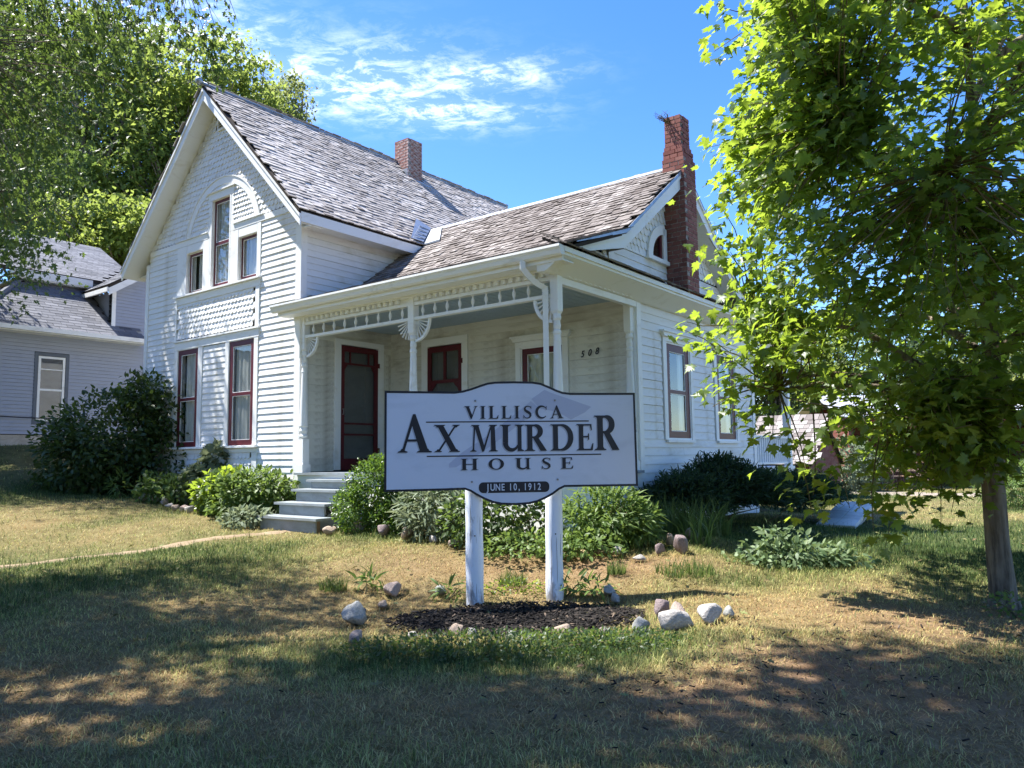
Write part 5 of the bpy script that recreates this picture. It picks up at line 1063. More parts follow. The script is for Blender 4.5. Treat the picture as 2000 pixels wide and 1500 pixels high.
def hang(n, px, py, sxp, syp, y0, y1):             # drooping sprays seen at the upper left
    for _ in range(n):
        v = at(rnd.gauss(px, sxp), rnd.gauss(py, syp), rnd.uniform(y0, y1)); tg.append((np.array(v) - SB, .45, 1))
hang(110, 60, 130, 55, 90, 7.2, 9.8); hang(40, 40, 300, 40, 60, 7.5, 9.8); hang(55, 160, 55, 70, 50, 7.0, 9.2); hang(12, 165, 250, 40, 60, 7.5, 9.8); hang(26, 250, 50, 40, 40, 7.5, 9.0); hang(10, 10, 430, 15, 25, 8, 9)
for px, py in ((330, 30), (352, 55), (380, 20), (405, 45), (425, 20), (440, 60), (465, 45), (395, 75), (415, 100), (370, 85), (300, 90), (285, 130), (345, 15), (455, 15), (435, 110), (310, 40), (270, 170), (215, 150), (200, 190)): tg.append((np.array(at(px, py, rnd.uniform(7.8, 8.4))) - SB, .22, 1))
pos = []; tip = []; nrm = []; size = []; tint = []; tw_ = MB()
for p, sp_, hg in tg:
    dd = np.linalg.norm(spts - p, axis=1); b = spts[dd.argmin()]; L = max(dd.min(), .01)
    if hg and L > 1.1: b2 = p + (b - p) * (1.0 / L) + np.array([0, 0, .12])
    else: b2 = b
    tw_.tube(curve_pts(b2, p, .12 if hg else .05, 5, .05), ([.006, .006, .005, .004, .003, .002] if hg else [.016, .012, .010, .008, .006, .003]), 4)
    n = rnd.randint(28, 40) if not hg else rnd.randint(14, 22); yt = rnd.random(); o = unit(p - b)
    for i in range(n):
        if hg:
            t = rnd.random(); pp = p + o * (t - .8) * .35 + np.array([0, 0, -.32 * t]) + rng.normal(size=3) * sp_ * .22
            tip.append(unit(np.array([0, 0, -.9]) + rdir(1)[0] * .75)); nrm.append(rdir(1)[0]); size.append(rnd.uniform(.07, .115))
        else:
            pp = p + rng.normal(size=3) * np.array([.42, .42, .3]); tip.append(unit(np.array([0, 0, -.4]) + rdir(1)[0])); nrm.append(unit(UPV + rng.normal(size=3) * .6)); size.append(rnd.uniform(.14, .23))
        pos.append(pp); tint.append(min(1, max(0, rnd.gauss(.35 + .3 * yt, .2))))
pos, tip, nrm, size, tint = map(np.array, (pos, tip, nrm, size, tint))
sl.build('limbs', 'bark', smap, None, None, True); tw_.build('twigs', 'bark', smap)
m_ = fix_parts(L_SILVER, pos, SB, tip, nrm, size, tint, 'leaf_silver', smap)
leaves('crown', L_SILVER, pos[m_], tip[m_], nrm[m_], size[m_], tint[m_], 'leaf_silver', smap, 'stuff')

# --- background trees
def far_silver():
    b = np.array([-15.0, 16.2, gz(-15.0, 16.2)]); T = thing('silver_maple', 'tall dark tree at the left edge whose crown overhangs the neighbouring grey roof', 'tree', b); mb = MB()
    mb.tube([(0, 0, -.3), (0, 0, .3), (.1, 0, 3), (.6, .2, 7), (1.0, .3, 11)], [.42, .32, .27, .2, .06], 12); mb.build('trunk', 'bark', T, None, None, True)
    P = []; TT = []; lm = MB(); W_ = []
    for c, r_, k in (((-13.5, 17.0, 9.4), (2.6, 2.4, 3.4), 230), ((-11.6, 17.2, 8.0), (1.2, 1.4, 2.4), 55), ((-13.6, 16.4, 12.6), (2.6, 2.4, 2.2), 90), ((-11.4, 16.2, 12.0), (1.5, 1.4, 1.8), 40)):
        for _ in range(k): W_.append(np.array(c) + rdir(1)[0] * (rnd.random() ** .45) * np.array(r_) - b)
    for i, q in enumerate(W_):
        if i % 4 == 0: lm.tube(curve_pts((.5, .2, min(9, q[2] * .6)), q, .06, 5, .05), np.linspace(.07, .01, 6).tolist(), 5)
        k = rnd.randint(34, 60); P.append(q + rng.normal(size=(k, 3)) * np.array([.36, .36, .30]) + np.array([0, 0, -.25]) * rng.random((k, 1))); TT.append(np.clip(rng.normal(rnd.uniform(.2, .6), .18, k), 0, 1))
    P = np.concatenate(P); TT = np.concatenate(TT); k = len(P); lm.build('limbs', 'bark', T)
    leaves('crown', L_SILVER, P, unit(np.array([0, 0, -.8]) + rdir(k)), unit(UPV * .5 + rdir(k)), rng.uniform(.10, .17, k), TT, 'leaf_silver', T, 'stuff')
far_silver()
def bgtree(label, base, trunk_r, blobs, n, lsize, mat, lean=(0, 0), shape=L_SMALL, group='trees beyond the houses', shell=.45, fork=3.0, clump=.55):
    b = np.array([base[0], base[1], gz(*base)]); T = thing('tree', label, 'tree', b, 0, group); mb = MB(); top = max(c[2] + r_[2] * .5 for c, r_ in blobs)
    mb.tube([(0, 0, -.3), (0, 0, .2), (lean[0] * .3, lean[1] * .3, fork), (lean[0], lean[1], top - b[2])], [trunk_r * 1.4, trunk_r, trunk_r * .8, trunk_r * .1], 10); mb.build('trunk', 'bark', T, None, None, True)
    wt = [r_[0] * r_[1] * r_[2] for c, r_ in blobs]; P = []; TT = []; lm = MB()
    nc = max(24, n // 55)
    cen = []
    for (c, r_), w in zip(blobs, wt):
        k = max(4, int(nc * w / sum(wt)))
        for _ in range(k):
            d = rdir(1)[0] * (rnd.random() ** shell); q = np.array(c) + d * np.array(r_) - b; cen.append((q, min(r_) * .16 + .25))
    for i, (q, s_) in enumerate(cen):
        if i % 3 == 0:
            z0 = max(fork * .8, q[2] * rnd.uniform(.35, .65)); lm.tube(curve_pts((lean[0] * z0 / top, lean[1] * z0 / top, z0), q, .03, 5, .05), np.linspace(trunk_r * .28, .02, 6).tolist(), 5)
        k = max(6, int(n / len(cen) * rnd.uniform(.6, 1.4))); P.append(q + rng.normal(size=(k, 3)) * s_ * clump * np.array([1.25, 1.25, .7])); TT.append(np.clip(rng.normal(rnd.uniform(.3, .75), .15, k), 0, 1))
    P = np.concatenate(P); TT = np.concatenate(TT); k = len(P); lm.build('limbs', 'bark', T)
    leaves('crown', shape, P, unit(rdir(k) + np.array([0, 0, -.4])), unit(UPV * 1.1 + np.array(SUN_DIR) * .3 + rdir(k)), rng.uniform(.65, 1.35, k) * lsize, TT, mat, T, 'stuff'); return T
def A(px, py, y): v = at(px, py, y); return (v.x, v.y, v.z)
bgtree('broad yellow-green tree directly behind the main gable', (-16.5, 40), .38, [(A(330, 330, 40), (5.5, 4, 4.5)), (A(400, 170, 40), (4.2, 3.5, 2.8)), (A(270, 180, 41), (4.2, 3.5, 3.4)), (A(220, 400, 38), (4.5, 3.5, 2.6)), (A(470, 210, 42), (3.0, 3, 2.6))], 30000, .30, 'leaf_yellow', (.6, 0))
bgtree('thin pale tree whose top shows above the shingled roof', (-13.6, 46), .30, [(A(540, 215, 46), (2.3, 2.3, 2.0)), (A(500, 300, 46), (3.0, 2.6, 3.0)), (A(575, 250, 46), (1.0, 1.2, .9)), (A(555, 170, 46), (1.2, 1.5, 1.0))], 9000, .26, 'leaf_tall', (.6, 0))
bgtree('dense tree behind the neighbouring grey roof at the left edge', (-22, 37), .4, [(A(90, 400, 37), (4.8, 4, 2.6)), (A(120, 260, 38), (4.8, 4, 3.6)), (A(-60, 320, 37), (5, 4, 5)), (A(40, 120, 38), (4.5, 4, 3.5)), (A(200, 110, 40), (3.6, 3, 2.6))], 26000, .30, 'leaf_yellow', (0, 0))
bgtree('dark tree filling the gap between grey roof and gable', (-16, 34), .3, [(A(250, 455, 33), (2.6, 2.2, 1.6)), (A(140, 455, 33), (2.4, 2, 1.4))], 10000, .26, 'leaf_yellow', (0, 0))
bgtree('dark spruce-like tree seen past the rear porch post', (14.2, 40), .25, [(A(1500, 690, 40), (1.6, 1.6, 2.0)), (A(1500, 760, 40), (2.3, 2, 1.6)), (A(1500, 820, 40), (2.6, 2.2, 1.2))], 9000, .2, 'leaf_dark', (0, 0))
bgtree('light green tree behind the shingled hut', (18.6, 44), .28, [(A(1610, 740, 44), (3.2, 3, 2.2)), (A(1600, 660, 44), (2.2, 2, 1.5)), (A(1560, 790, 43), (2.4, 2, 1.4))], 10000, .24, 'leaf_yellow', (0, 0))
bgtree('rounded tree behind the metal roofed shed', (26, 46), .3, [(A(1780, 700, 46), (4.2, 3.5, 2.8)), (A(1850, 760, 46), (4.2, 3.5, 2.6))], 11000, .26, 'leaf_dark', (0, 0))
bgtree('tree at the far right edge behind the maple trunk', (31, 44), .3, [(A(1960, 740, 44), (4.2, 3.5, 3.0)), (A(2020, 640, 44), (4, 3.5, 3))], 11000, .26, 'leaf_tall', (0, 0))

# ------------------------------------------------------------------ shrubs and bed plants
def shrub(name, label, cat, x, y, blobs, n, shape, size, mat, stems=10, group=None, up=.5, shell=.33, droop=-.1, tint=(.45, .22), clumps=0, smat='stem'):
    b = np.array([x, y, gz(x, y)]); T = thing(name, label, cat, b, 0, group); P = []; O = []; w = [r_[0] * r_[1] * r_[2] for c, r_ in blobs]
    for (c, r_), ww in zip(blobs, w):
        k = int(n * ww / sum(w)); d = rdir(k); rad = rng.random((k, 1)) ** shell
        if clumps: cc = rdir(clumps); a = rng.integers(0, clumps, k); d = unit(cc[a] + rng.normal(size=(k, 3)) * .22); rad = rad * (.78 + .3 * rng.random(clumps))[a][:, None]
        P.append(np.array(c) + d * rad * np.array(r_)); O.append(d)
    P = np.concatenate(P); O = np.concatenate(O); m = P[:, 2] > .03; P = P[m]; O = O[m]; k = len(P)
    leaves('foliage', shape, P, unit(O + rdir(k) * .8 + np.array([0, 0, droop])), unit(UPV * up + O * .6 + rdir(k) * .5), rng.uniform(.7, 1.3, k) * size, np.clip(rng.normal(tint[0], tint[1], k), 0, 1), mat, T)
    mb = MB()
    for i in range(stems):
        q = P[rng.integers(0, k)]; mb.tube(curve_pts((rnd.uniform(-.12, .12), rnd.uniform(-.1, .1), -.05), q * .92, .05, 4, .05), [.014, .011, .009, .006, .003], 5)
    mb.build('stems', smat, T); return T
shrub('shrub', 'very large dark green rounded shrub at the left corner of the house', 'shrub', -7.9, 16.0, [((-.35, 0, 1.05), (1.75, 1.2, 1.15)), ((.55, .1, 1.5), (1.1, 1.0, 1.05)), ((-.9, -.3, .6), (1.15, .9, .75)), ((.9, -.3, .7), (.9, .7, .8)), ((.2, .0, 2.15), (.75, .7, .45))], 15500, L_OVAL, .115, 'leaf_shrub', 40, clumps=46)
shrub('flower_plant', 'leafy grey-green plant with lobed leaves under the lower left window', 'plant', -5.75, 14.3, [((0, 0, .35), (.5, .4, .42)), ((.15, .1, .75), (.25, .25, .4))], 700, L_MAPLE, .16, 'leaf_grey', 8, 'plants in the bed left of the steps')
shrub('bed_plant', 'low mixed green plants between dark shrub and bright bush', 'plant', -6.2, 14.2, [((0, 0, .22), (.6, .4, .34)), ((-.45, .0, .25), (.35, .3, .35))], 1100, L_OVAL, .12, 'leaf_bed', 8, 'plants in the bed left of the steps')
shrub('bed_plant', 'bright green rounded bush nearest the left side of the porch steps', 'bush', -4.3, 12.75, [((0, 0, .42), (.66, .5, .5)), ((-.35, -.1, .35), (.45, .4, .4)), ((.35, .1, .35), (.4, .4, .4))], 2900, L_OVAL, .10, 'leaf_bed', 12, 'plants in the bed left of the steps', clumps=24)
shrub('bed_plant', 'yellow-green leafy plant left of the bright rounded bush', 'plant', -4.95, 13.2, [((0, 0, .35), (.55, .45, .42))], 1100, L_OVAL, .14, 'leaf_maple', 8, 'plants in the bed left of the steps')
shrub('bed_plant', 'pale ground plant spilling out beside the bottom step', 'plant', -4.15, 11.95, [((0, 0, .12), (.42, .35, .18))], 600, L_OVAL, .09, 'leaf_grey', 5, 'plants in the bed left of the steps')
shrub('seedling', 'single tall seedling in front of the dark shrub', 'plant', -7.6, 14.7, [((0, 0, .25), (.14, .14, .28))], 90, L_LONG, .16, 'leaf_bed', 2)
shrub('boxwood', 'clipped dense boxwood bush right of the porch steps, partly behind the sign', 'bush', -1.78, 10.75, [((-.05, 0, .55), (.58, .5, .56)), ((.4, -.1, .5), (.55, .5, .5)), ((-.35, -.1, .32), (.42, .42, .38)), ((.1, -.4, .2), (.34, .26, .26))], 17000, L_OVAL, .044, 'leaf_box', 14, clumps=90, shell=.14)
shrub('bed_plant', 'grey-green weedy plant between boxwood and left sign post', 'plant', -.98, 9.75, [((0, 0, .38), (.5, .4, .45))], 1000, L_LONG, .15, 'leaf_grey', 14, 'plants behind the sign')
shrub('bed_plant', 'dark leafy plant with violet tint seen between the sign posts', 'plant', -.1, 9.2, [((0, 0, .38), (.62, .45, .46)), ((-.4, 0, .3), (.4, .4, .36))], 1700, L_OVAL, .085, 'leaf_silver', 12, 'plants behind the sign')
shrub('bed_plant', 'large light green plant with pointed leaves right of the right sign post', 'plant', 1.08, 9.05, [((0, 0, .32), (.56, .42, .42)), ((.3, 0, .26), (.36, .34, .30)), ((-.35, -.1, .22), (.36, .34, .26))], 2300, L_LONG, .13, 'leaf_bed', 24, 'plants behind the sign', tint=(.55, .25), clumps=30)
shrub('bed_plant', 'low clover-like plant at the foot of the right sign post', 'plant', .25, 8.7, [((0, 0, .10), (.75, .45, .18))], 1300, L_OVAL, .06, 'leaf_bed', 3, 'plants behind the sign')
shrub('bed_plant', 'low green plant in front of the large light green plant', 'plant', .75, 8.55, [((0, 0, .10), (.5, .35, .2))], 700, L_OVAL, .07, 'leaf_bed', 3, 'plants behind the sign')
# spreading juniper: feathery sprays
def juniper(label, x, y, blobs, n, ln):
    b = np.array([x, y, gz(x, y)]); T = thing('juniper', label, 'bush', b); P = []; TT = []; N_ = []
    for c, r_ in blobs:
        k = int(n * r_[0] * r_[1] / sum(q[1][0] * q[1][1] for q in blobs))
        for _ in range(k):
            d = rdir(1)[0]; d[2] = abs(d[2]); p = np.array(c) + d * np.array(r_) * rnd.uniform(.6, 1.05); o = unit(d * np.array([1, 1, .5]) + np.array([.25, -.35, .35]) + rdir(1)[0] * .35)
            m_ = 11
            for j in range(m_):
                t = j / m_; P.append(p + o * ln * t + np.array([0, 0, -.15 * ln * t * t])); TT.append(unit(o + rdir(1)[0] * .75)); N_.append(unit(UPV + rdir(1)[0]))
    P = np.array(P); k = len(P); leaves('foliage', L_LONG, P, np.array(TT), np.array(N_), rng.uniform(.06, .12, k), np.clip(rng.normal(.45, .25, k), 0, 1), 'leaf_juniper', T)
    mb = MB()
    for i in range(14): mb.tube(curve_pts((0, 0, 0), P[rng.integers(0, k)] * .8, .05, 4), [.02, .016, .012, .008, .004], 5)
    mb.build('stems', 'stem', T)
juniper('wide dark spreading juniper along the right-hand house wall', 3.1, 11.7, [((.1, 0, .28), (1.0, .6, .52)), ((1.3, 1.2, .22), (.95, .7, .42)), ((.1, .25, .6), (.4, .35, .32)), ((-.6, -.6, .25), (.6, .5, .4)), ((2.0, 2.0, .2), (.7, .6, .38))], 3600, .22)
def tuft(name, label, x, y, rad, n, hmin, hmax, mat, width=.012, cat='grass', group=None):
    b = np.array([x, y, gz(x, y)]); V = []; F = []; T = []
    for i in range(n):
        a = rnd.uniform(0, 6.283); r_ = rad * math.sqrt(rnd.random()); p = np.array([r_ * math.cos(a), r_ * math.sin(a), 0]); h = rnd.uniform(hmin, hmax); ln = np.array([rnd.gauss(0, .35), rnd.gauss(0, .35), 0]) * h; sd = np.array([math.cos(a * 3), math.sin(a * 3), 0]) * width; k = len(V)
        for t in (0, .4, .75, 1):
            c = p + np.array([0, 0, h * (t - .25 * t * t * (np.linalg.norm(ln) / h) * 2)]) + ln * t * t; w = (1 - t) * .9 + .1
            V += [c - sd * w, c + sd * w]
        for j in range(3): F += [(k + 2 * j, k + 2 * j + 1, k + 2 * j + 3), (k + 2 * j, k + 2 * j + 3, k + 2 * j + 2)]
        T += [min(1, max(0, rnd.gauss(.5, .25)))] * 8
    o = npmesh(name, np.array(V), np.array(F), mat, None, {'tint': np.array(T)}, False, None, b); return tag(o, label, cat, group)
tuft('tall_grass', 'tall dark clump of long grass between sign and juniper', 2.2, 10.4, .7, 800, .3, .65, 'leaf_grassy')
tuft('tall_grass', 'long seeding grass blades sticking out right of the purple boulder', 2.2, 9.15, .18, 40, .3, .7, 'leaf_bed')
for i, (x, y, r_, n, lab) in enumerate(((-1.85, 7.9, .14, 160, 'grey-green grass tuft alone on the dry lawn left of the posts'), (-.02, 7.95, .14, 160, 'dark grass tuft between the two posts'), (1.06, 8.0, .10, 110, 'round grass tuft on the bare patch right of the posts'), (1.75, 7.9, .3, 300, 'wide grass clump at the edge of the bare patch'))): tuft('grass_tuft', lab, x, y, r_, n, .08, .2, 'leaf_grassy', .006, 'grass', 'grass tufts on the dry lawn')
shrub('weed', 'yellow-green weed patch between the sign posts', 'plant', .0, 7.7, [((0, 0, .05), (.38, .18, .1))], 420, L_OVAL, .035, 'leaf_maple', 2)
for i, (x, y, lab) in enumerate(((-.62, 7.62, 'broad leaved weed left of the left sign post'), (.56, 7.62, 'leafy weed right of the right sign post'), (.78, 7.5, 'low dandelion weed beside the whitish flat stone'), (-1.5, 7.9, 'weed sprouting beside the pink granite rock'))): shrub('weed', lab, 'plant', x, y, [((0, 0, .08), (.16, .13, .12))], 60, L_LONG, .12, 'leaf_bed', 2, 'weeds around the sign bed')
shrub('weed_patch', 'wide patch of dark green weeds along the shaded front of the sign bed', 'plant', -.05, 5.55, [((0, .02, .04), (1.3, .42, .10)), ((.8, .1, .04), (.55, .3, .10))], 8500, L_OVAL, .030, 'leaf_silver', 3)
shrub('weed', 'small leafy weed at the foot of the maple trunk', 'plant', 4.25, 6.65, [((0, 0, .08), (.2, .14, .14))], 160, L_OVAL, .05, 'leaf_bed', 2)
shrub('cut_branches', 'heap of freshly cut leafy branches lying on the lawn', 'branch pile', 3.05, 8.55, [((0, 0, .10), (.62, .42, .26)), ((-.1, .1, .26), (.26, .2, .22)), ((.45, 0, .08), (.5, .3, .14)), ((-.45, -.05, .06), (.4, .25, .1))], 1500, L_OVAL, .085, 'leaf_cut', 26, droop=-.3, shell=.5, smat='leaf_cut')
shrub('bush', 'low feathery green bush at the right edge behind the maple trunk', 'bush', 11.1, 16.6, [((0, 0, .45), (1.0, .8, .6))], 3500, L_LONG, .10, 'leaf_bed', 6)
shrub('bush', 'pale leafy bush between the hut and the metal roofed shed', 'bush', 10.8, 24.5, [((0, 0, .8), (1.0, .8, .95)), ((.7, .3, .5), (.7, .6, .6))], 2600, L_OVAL, .13, 'leaf_grey', 6)
shrub('bush', 'dark bush behind the pale leafy bush by the shed', 'bush', 11.2, 28.0, [((0, 0, 1.1), (1.5, 1, 1.3))], 2600, L_OVAL, .15, 'leaf_dark', 6)
shrub('bush', 'small dark twiggy bush by the rear porch base', 'bush', 6.0, 16.3, [((0, 0, .3), (.55, .4, .4))], 700, L_LONG, .12, 'leaf_juniper', 12)

# ------------------------------------------------------------------ cellar door slab
cd = thing('cellar_door', 'white painted sloping cellar door slab lying on the grass beside the juniper', 'cellar door', (5.35, 12.75, gz(5.35, 12.75)), HYAW)
for k in range(2):
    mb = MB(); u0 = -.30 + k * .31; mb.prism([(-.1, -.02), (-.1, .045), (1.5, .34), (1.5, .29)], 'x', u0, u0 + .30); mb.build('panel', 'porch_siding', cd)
mb = MB(); mb.prism([(-.06, -.10), (-.06, -.022), (1.48, .28), (1.48, .18)], 'x', -.25, .26); mb.box(-.22, -.16, 1.36, 1.44, -.25, .2); mb.box(.17, .23, 1.36, 1.44, -.25, .2); mb.build('frame', 'concrete', cd)

# ------------------------------------------------------------------ neighbouring grey house
NB = thing('neighbour_house', 'grey sided house with grey shingle roofs beyond the left side of the farmhouse', 'house', HO + Vector((-10.5 * math.cos(HYAW), -10.5 * math.sin(HYAW), 0)), HYAW)
NT = Matrix.Translation((0, 0, E)) @ RX90          # local x = V, -y = outward (+U)
wl = MB(); wl.prism([(-6, .5), (7, .5), (7, 3.6), (6.2, 4.75), (3.9, 6.4), (1.62, 4.75), (1.62, 3.45), (-6, 3.45)], 'y', .02, .3); wl = wl.build('wall', 'dark_interior', NB, None, NT)
fd = MB(); fd.box(-6, 7, .0, .3, -.6, .68); fd.build('foundation', 'concrete', NB, None, NT)
ms_ = {}
k = 0; z = .70
while z < 6.2:
    x1 = 7.0
    x0 = -6 if z < 3.3 else 1.66
    if z > 4.7: x0 = 1.66 + (z - 4.7) * 1.38; x1 = 6.2 - (z - 4.7) * 1.38
    for a, b in (((x0, -.30), (.52, x1)) if .9 < z < 2.80 else ((x0, x1),)):
        mb = MB(); mb.add([(a, -.022, z), (b, -.022, z), (b, .02, z), (a, .02, z), (a, -.003, z + .092), (b, -.003, z + .092), (b, .02, z + .092), (a, .02, z + .092)], [(3, 2, 1, 0), (0, 1, 5, 4), (1, 2, 6, 5), (3, 0, 4, 7), (4, 5, 6, 7)]); mb.build('siding_board', 'neighbour_siding', wl)
    z += .092
nw = MB(); nw.box(-.30, -.22, -.03, .02, .95, 2.80); nw.box(.44, .52, -.03, .02, .95, 2.80); nw.box(-.22, .44, -.03, .02, 2.72, 2.80); nw.box(-.22, .44, -.03, .02, .95, 1.03); nw = nw.build('window', 'slate_trim', NB, None, NT)
f = MB(); f.box(-.21, -.15, -.02, .02, 1.04, 2.71); f.box(.37, .43, -.02, .02, 1.04, 2.71); f.box(-.15, .37, -.02, .02, 2.65, 2.71); f.box(-.15, .37, -.02, .02, 1.04, 1.1); f.box(-.15, .37, -.019, .02, 1.82, 1.87); f.box(-.15, .37, -.012, .02, 2.36, 2.385); f.build('frame', 'neighbour_trim', nw)
for a, b in ((1.1, 1.82), (1.87, 2.36), (2.385, 2.65)): p = MB(); p.add([(-.149, .0, a), (.369, .0, a), (.369, .0, b), (-.149, .0, b)], [(0, 1, 2, 3)]); p.build('pane', 'glass', nw)
bl = MB()
bl.box(-.149, .369, .012, .016, 1.11, 2.64); bl.build('blind', 'blind_grey', nw)
def ashingles(par, FRM, length, rise, ok, e=.14, w=.33):
    mb = MB(); y = 0; r_ = 0
    while y < rise:
        x = -(r_ % 3) * w * .33
        while x < length:
            p = FRM @ Vector((x + w / 2, y + e / 2, 0))
            if ok(p):
                t_ = .010 + rnd.uniform(-.003, .004); mb.add([FRM @ Vector(q_) for q_ in ((max(x, 0), y, .002), (min(x + w * .97, length), y, .002), (min(x + w * .97, length), y + e * 1.1, 0), (max(x, 0), y + e * 1.1, 0), (max(x, 0), y, t_), (min(x + w * .97, length), y, t_), (min(x + w * .97, length), y + e * 1.1, .004), (max(x, 0), y + e * 1.1, .004))], [(4, 5, 6, 7), (0, 1, 5, 4), (1, 2, 6, 5), (3, 0, 4, 7)], 0, min(1, max(0, rnd.gauss(.5, .22))))
            x += w
        y += e; r_ += 1
    mb.build('shingle_field', 'asphalt_shingle', par, None, None, False, 'stuff')
NTI = Matrix.Translation((0, 0, E))               # here x = U - Un, y = V
def nroof(poly): mb = MB(); slab(mb, poly, .08); return mb.build('roof', 'roof_deck', NB, NTI.translation)
rl_ = nroof([(.42, -1.9, 3.36), (.42, 2.35, 3.36), (-1.6, 1.55, 4.95), (-1.6, -.12, 4.95)])
ashingles(rl_, slope_frame((.44, -2.2, 3.38), (.44, 2.35, 3.38), (-1.6, -2.2, 4.98)), 4.55, 2.55, lambda p: p.y > -1.95 + (.42 - p.x) * .88 and p.y < 2.3 - (p.x < -.05) * .65)
rl2 = nroof([(.42, -1.9, 3.36), (-1.6, -.12, 4.95), (-6, -.12, 4.95), (-6, -1.9, 3.36)])
hp = MB(); hp.prism([(-.07, 0), (.07, 0), (.05, .03), (-.05, .03)], 'z', 0, .01)
hip = MB(); hip.tube([(.44, -1.92, 3.40), (-1.6, -.13, 4.99)], .07, 6); hip.build('hip_cap', 'asphalt_shingle', rl2)
ru = nroof([(-1.35, -.35, 5.20), (-1.35, 3.2, 5.20), (-4.6, 3.2, 7.05), (-4.6, -7, 7.05), (-1.35, -7, 5.20)])
ashingles(ru, slope_frame((-1.33, -7, 5.22), (-1.33, 3.2, 5.22), (-4.6, -7, 7.07)), 10.2, 3.72, lambda p: p.y < 1.9 + (-1.33 - p.x) * .855)
fa = MB(); fa.box(-1.34, -1.30, -.35, 1.6, 4.98, 5.19); fa.box(-1.75, -1.34, -.40, -.36, 4.98, 5.19); fa.box(-4.5, -1.33, -.3, 1.6, 4.95, 4.975); fa.build('fascia', 'neighbour_trim', ru)
rg_ = nroof([(.32, 1.35, 4.80), (.32, 3.9, 6.5), (-4.4, 3.9, 6.5), (-4.4, 1.35, 4.80)])
nroof([(.32, 6.45, 4.80), (.32, 3.9, 6.5), (-4.4, 3.9, 6.5), (-4.4, 6.45, 4.80)])
ashingles(rg_, slope_frame((-4.4, 1.30, 4.79), (.32, 1.30, 4.79), (-4.4, 3.9, 6.52)), 4.72, 3.1, lambda p: True)
rb_ = MB(); rb_.prism([(1.33, 4.70), (3.9, 6.41), (3.9, 6.22), (1.33, 4.50)], 'x', .29, .315); slab(rb_, [(.01, 1.33, 4.66), (.29, 1.33, 4.66), (.29, 3.9, 6.36), (.01, 3.9, 6.36)], .02); rb_.box(-1.6, .29, 1.28, 1.33, 4.60, 4.72); rb_.build('rake_board', 'neighbour_trim', rg_)
sw = MB(); sw.box(-1.7, -.01, 1.62, 1.8, 3.3, 4.7); sw.build('dormer_wall', 'neighbour_siding', NB, NTI.translation); 
cb = MB(); cb.box(.0, .03, 1.56, 1.66, 3.45, 4.72); cb.build('corner_board', 'neighbour_trim', NB, NTI.translation)
ng = MB(); ng.box(.42, .55, -2.2, 2.5, 3.26, 3.37); ng.box(.02, .42, -2.0, 2.4, 3.24, 3.27); ng.build('gutter', 'neighbour_trim', NB, NTI.translation)
cw = MB(); cw.tube([(.05, -3, 1.18), (.05, -.6, 1.12), (.05, .6, 1.1), (.05, 2, 1.05)], .012, 5); cw.build('cable', 'black_iron', NB, NTI.translation)

# ------------------------------------------------------------------ outbuildings on the right
hut = thing('root_cellar_hut', 'small red-brown hut with a steep weathered shingle roof behind the rear porch', 'hut', (8.9, 21.5, gz(8.9, 21.5)), HYAW)
h0 = 1.0; h1 = 2.45 - hut.location.z; HD = 1.64
w = MB(); w.box(-4, -.15, -1.4, 1.4, -.3, h0 + .12); w.prism([(-1.55, -.3), (1.55, -.3), (1.5, h0), (0, h1 - .08), (-1.5, h0)], 'x', -.16, -.10); w.build('wall', 'barn_red', hut)
rr_ = MB(); slab(rr_, [(-4, 0, h1), (0, 0, h1), (0, -HD, h0 - .05), (-4, -HD, h0 - .05)], .05); slab(rr_, [(-4, 0, h1), (0, 0, h1), (0, HD, h0 - .05), (-4, HD, h0 - .05)], .05); hr = rr_.build('roof', 'roof_deck', hut)
Fh = slope_frame((-4, -HD - .02, h0 - .05), (0, -HD - .02, h0 - .05), (-4, 0, h1)); y = 0; hm = hut.matrix_world; var = {}
rise_h = math.hypot(HD, h1 - h0); 
while y < rise_h:
    x = rnd.uniform(-.1, 0)
    while x < 4:
        w = rnd.uniform(.12, .22); tn = round(min(1, max(0, rnd.gauss(.42, .15))) * 5) / 5
        M4 = Fh @ Matrix.Translation((x + w / 2, y + rnd.uniform(-.012, .012), .004)) @ Matrix.Rotation(rnd.uniform(-.02, .02), 4, 'Z') @ Matrix.Diagonal((w - .008, .2, 1.1, 1))
        if tn not in var:
            b_ = BB[('s', 0)]; mb = MB(); mb.add(b_[0], b_[1], 0, tn); var[tn] = mb.build('shingle', 'shake', hr, None, M4).data
        else: link('shingle', var[tn], hr, None, M4)
        x += w
    y += .2
shed = thing('open_shed', 'open-fronted dark red shed with a light metal roof at the back of the yard', 'shed', (11.5, 26, gz(11.5, 26)))
w = MB(); w.box(0, 6.5, 3.2, 3.3, -.2, 2.9); w.box(0, .08, .2, 3.2, -.2, 2.5); w.box(6.4, 6.5, 0, 3.2, -.2, 2.6); w.build('wall', 'barn_red', shed)
for x in (.06, 2.2, 4.3, 6.4): p = MB(); p.box(x - .07, x + .07, -.05, .09, -.2, 2.35); p.build('post', 'barn_red', shed)
b_ = MB(); b_.box(-.1, 6.6, -.08, .06, 2.28, 2.45); b_.build('beam', 'barn_red', shed)
rs = MB(); slab(rs, [(-.35, -.4, 2.46), (6.9, -.4, 2.46), (6.9, 2.0, 3.35), (-.35, 2.0, 3.35)], .03); slab(rs, [(-.35, 2.0, 3.35), (6.9, 2.0, 3.35), (6.9, 3.6, 2.8), (-.35, 3.6, 2.8)], .03); rs = rs.build('roof', 'metal_roof', shed)
for k in range(17):
    sm = MB(); x = -.3 + k * .44; sm.tube([(x, -.4, 2.475), (x, 2.0, 3.365)], .018, 4); sm.build('seam', 'metal_roof', rs)
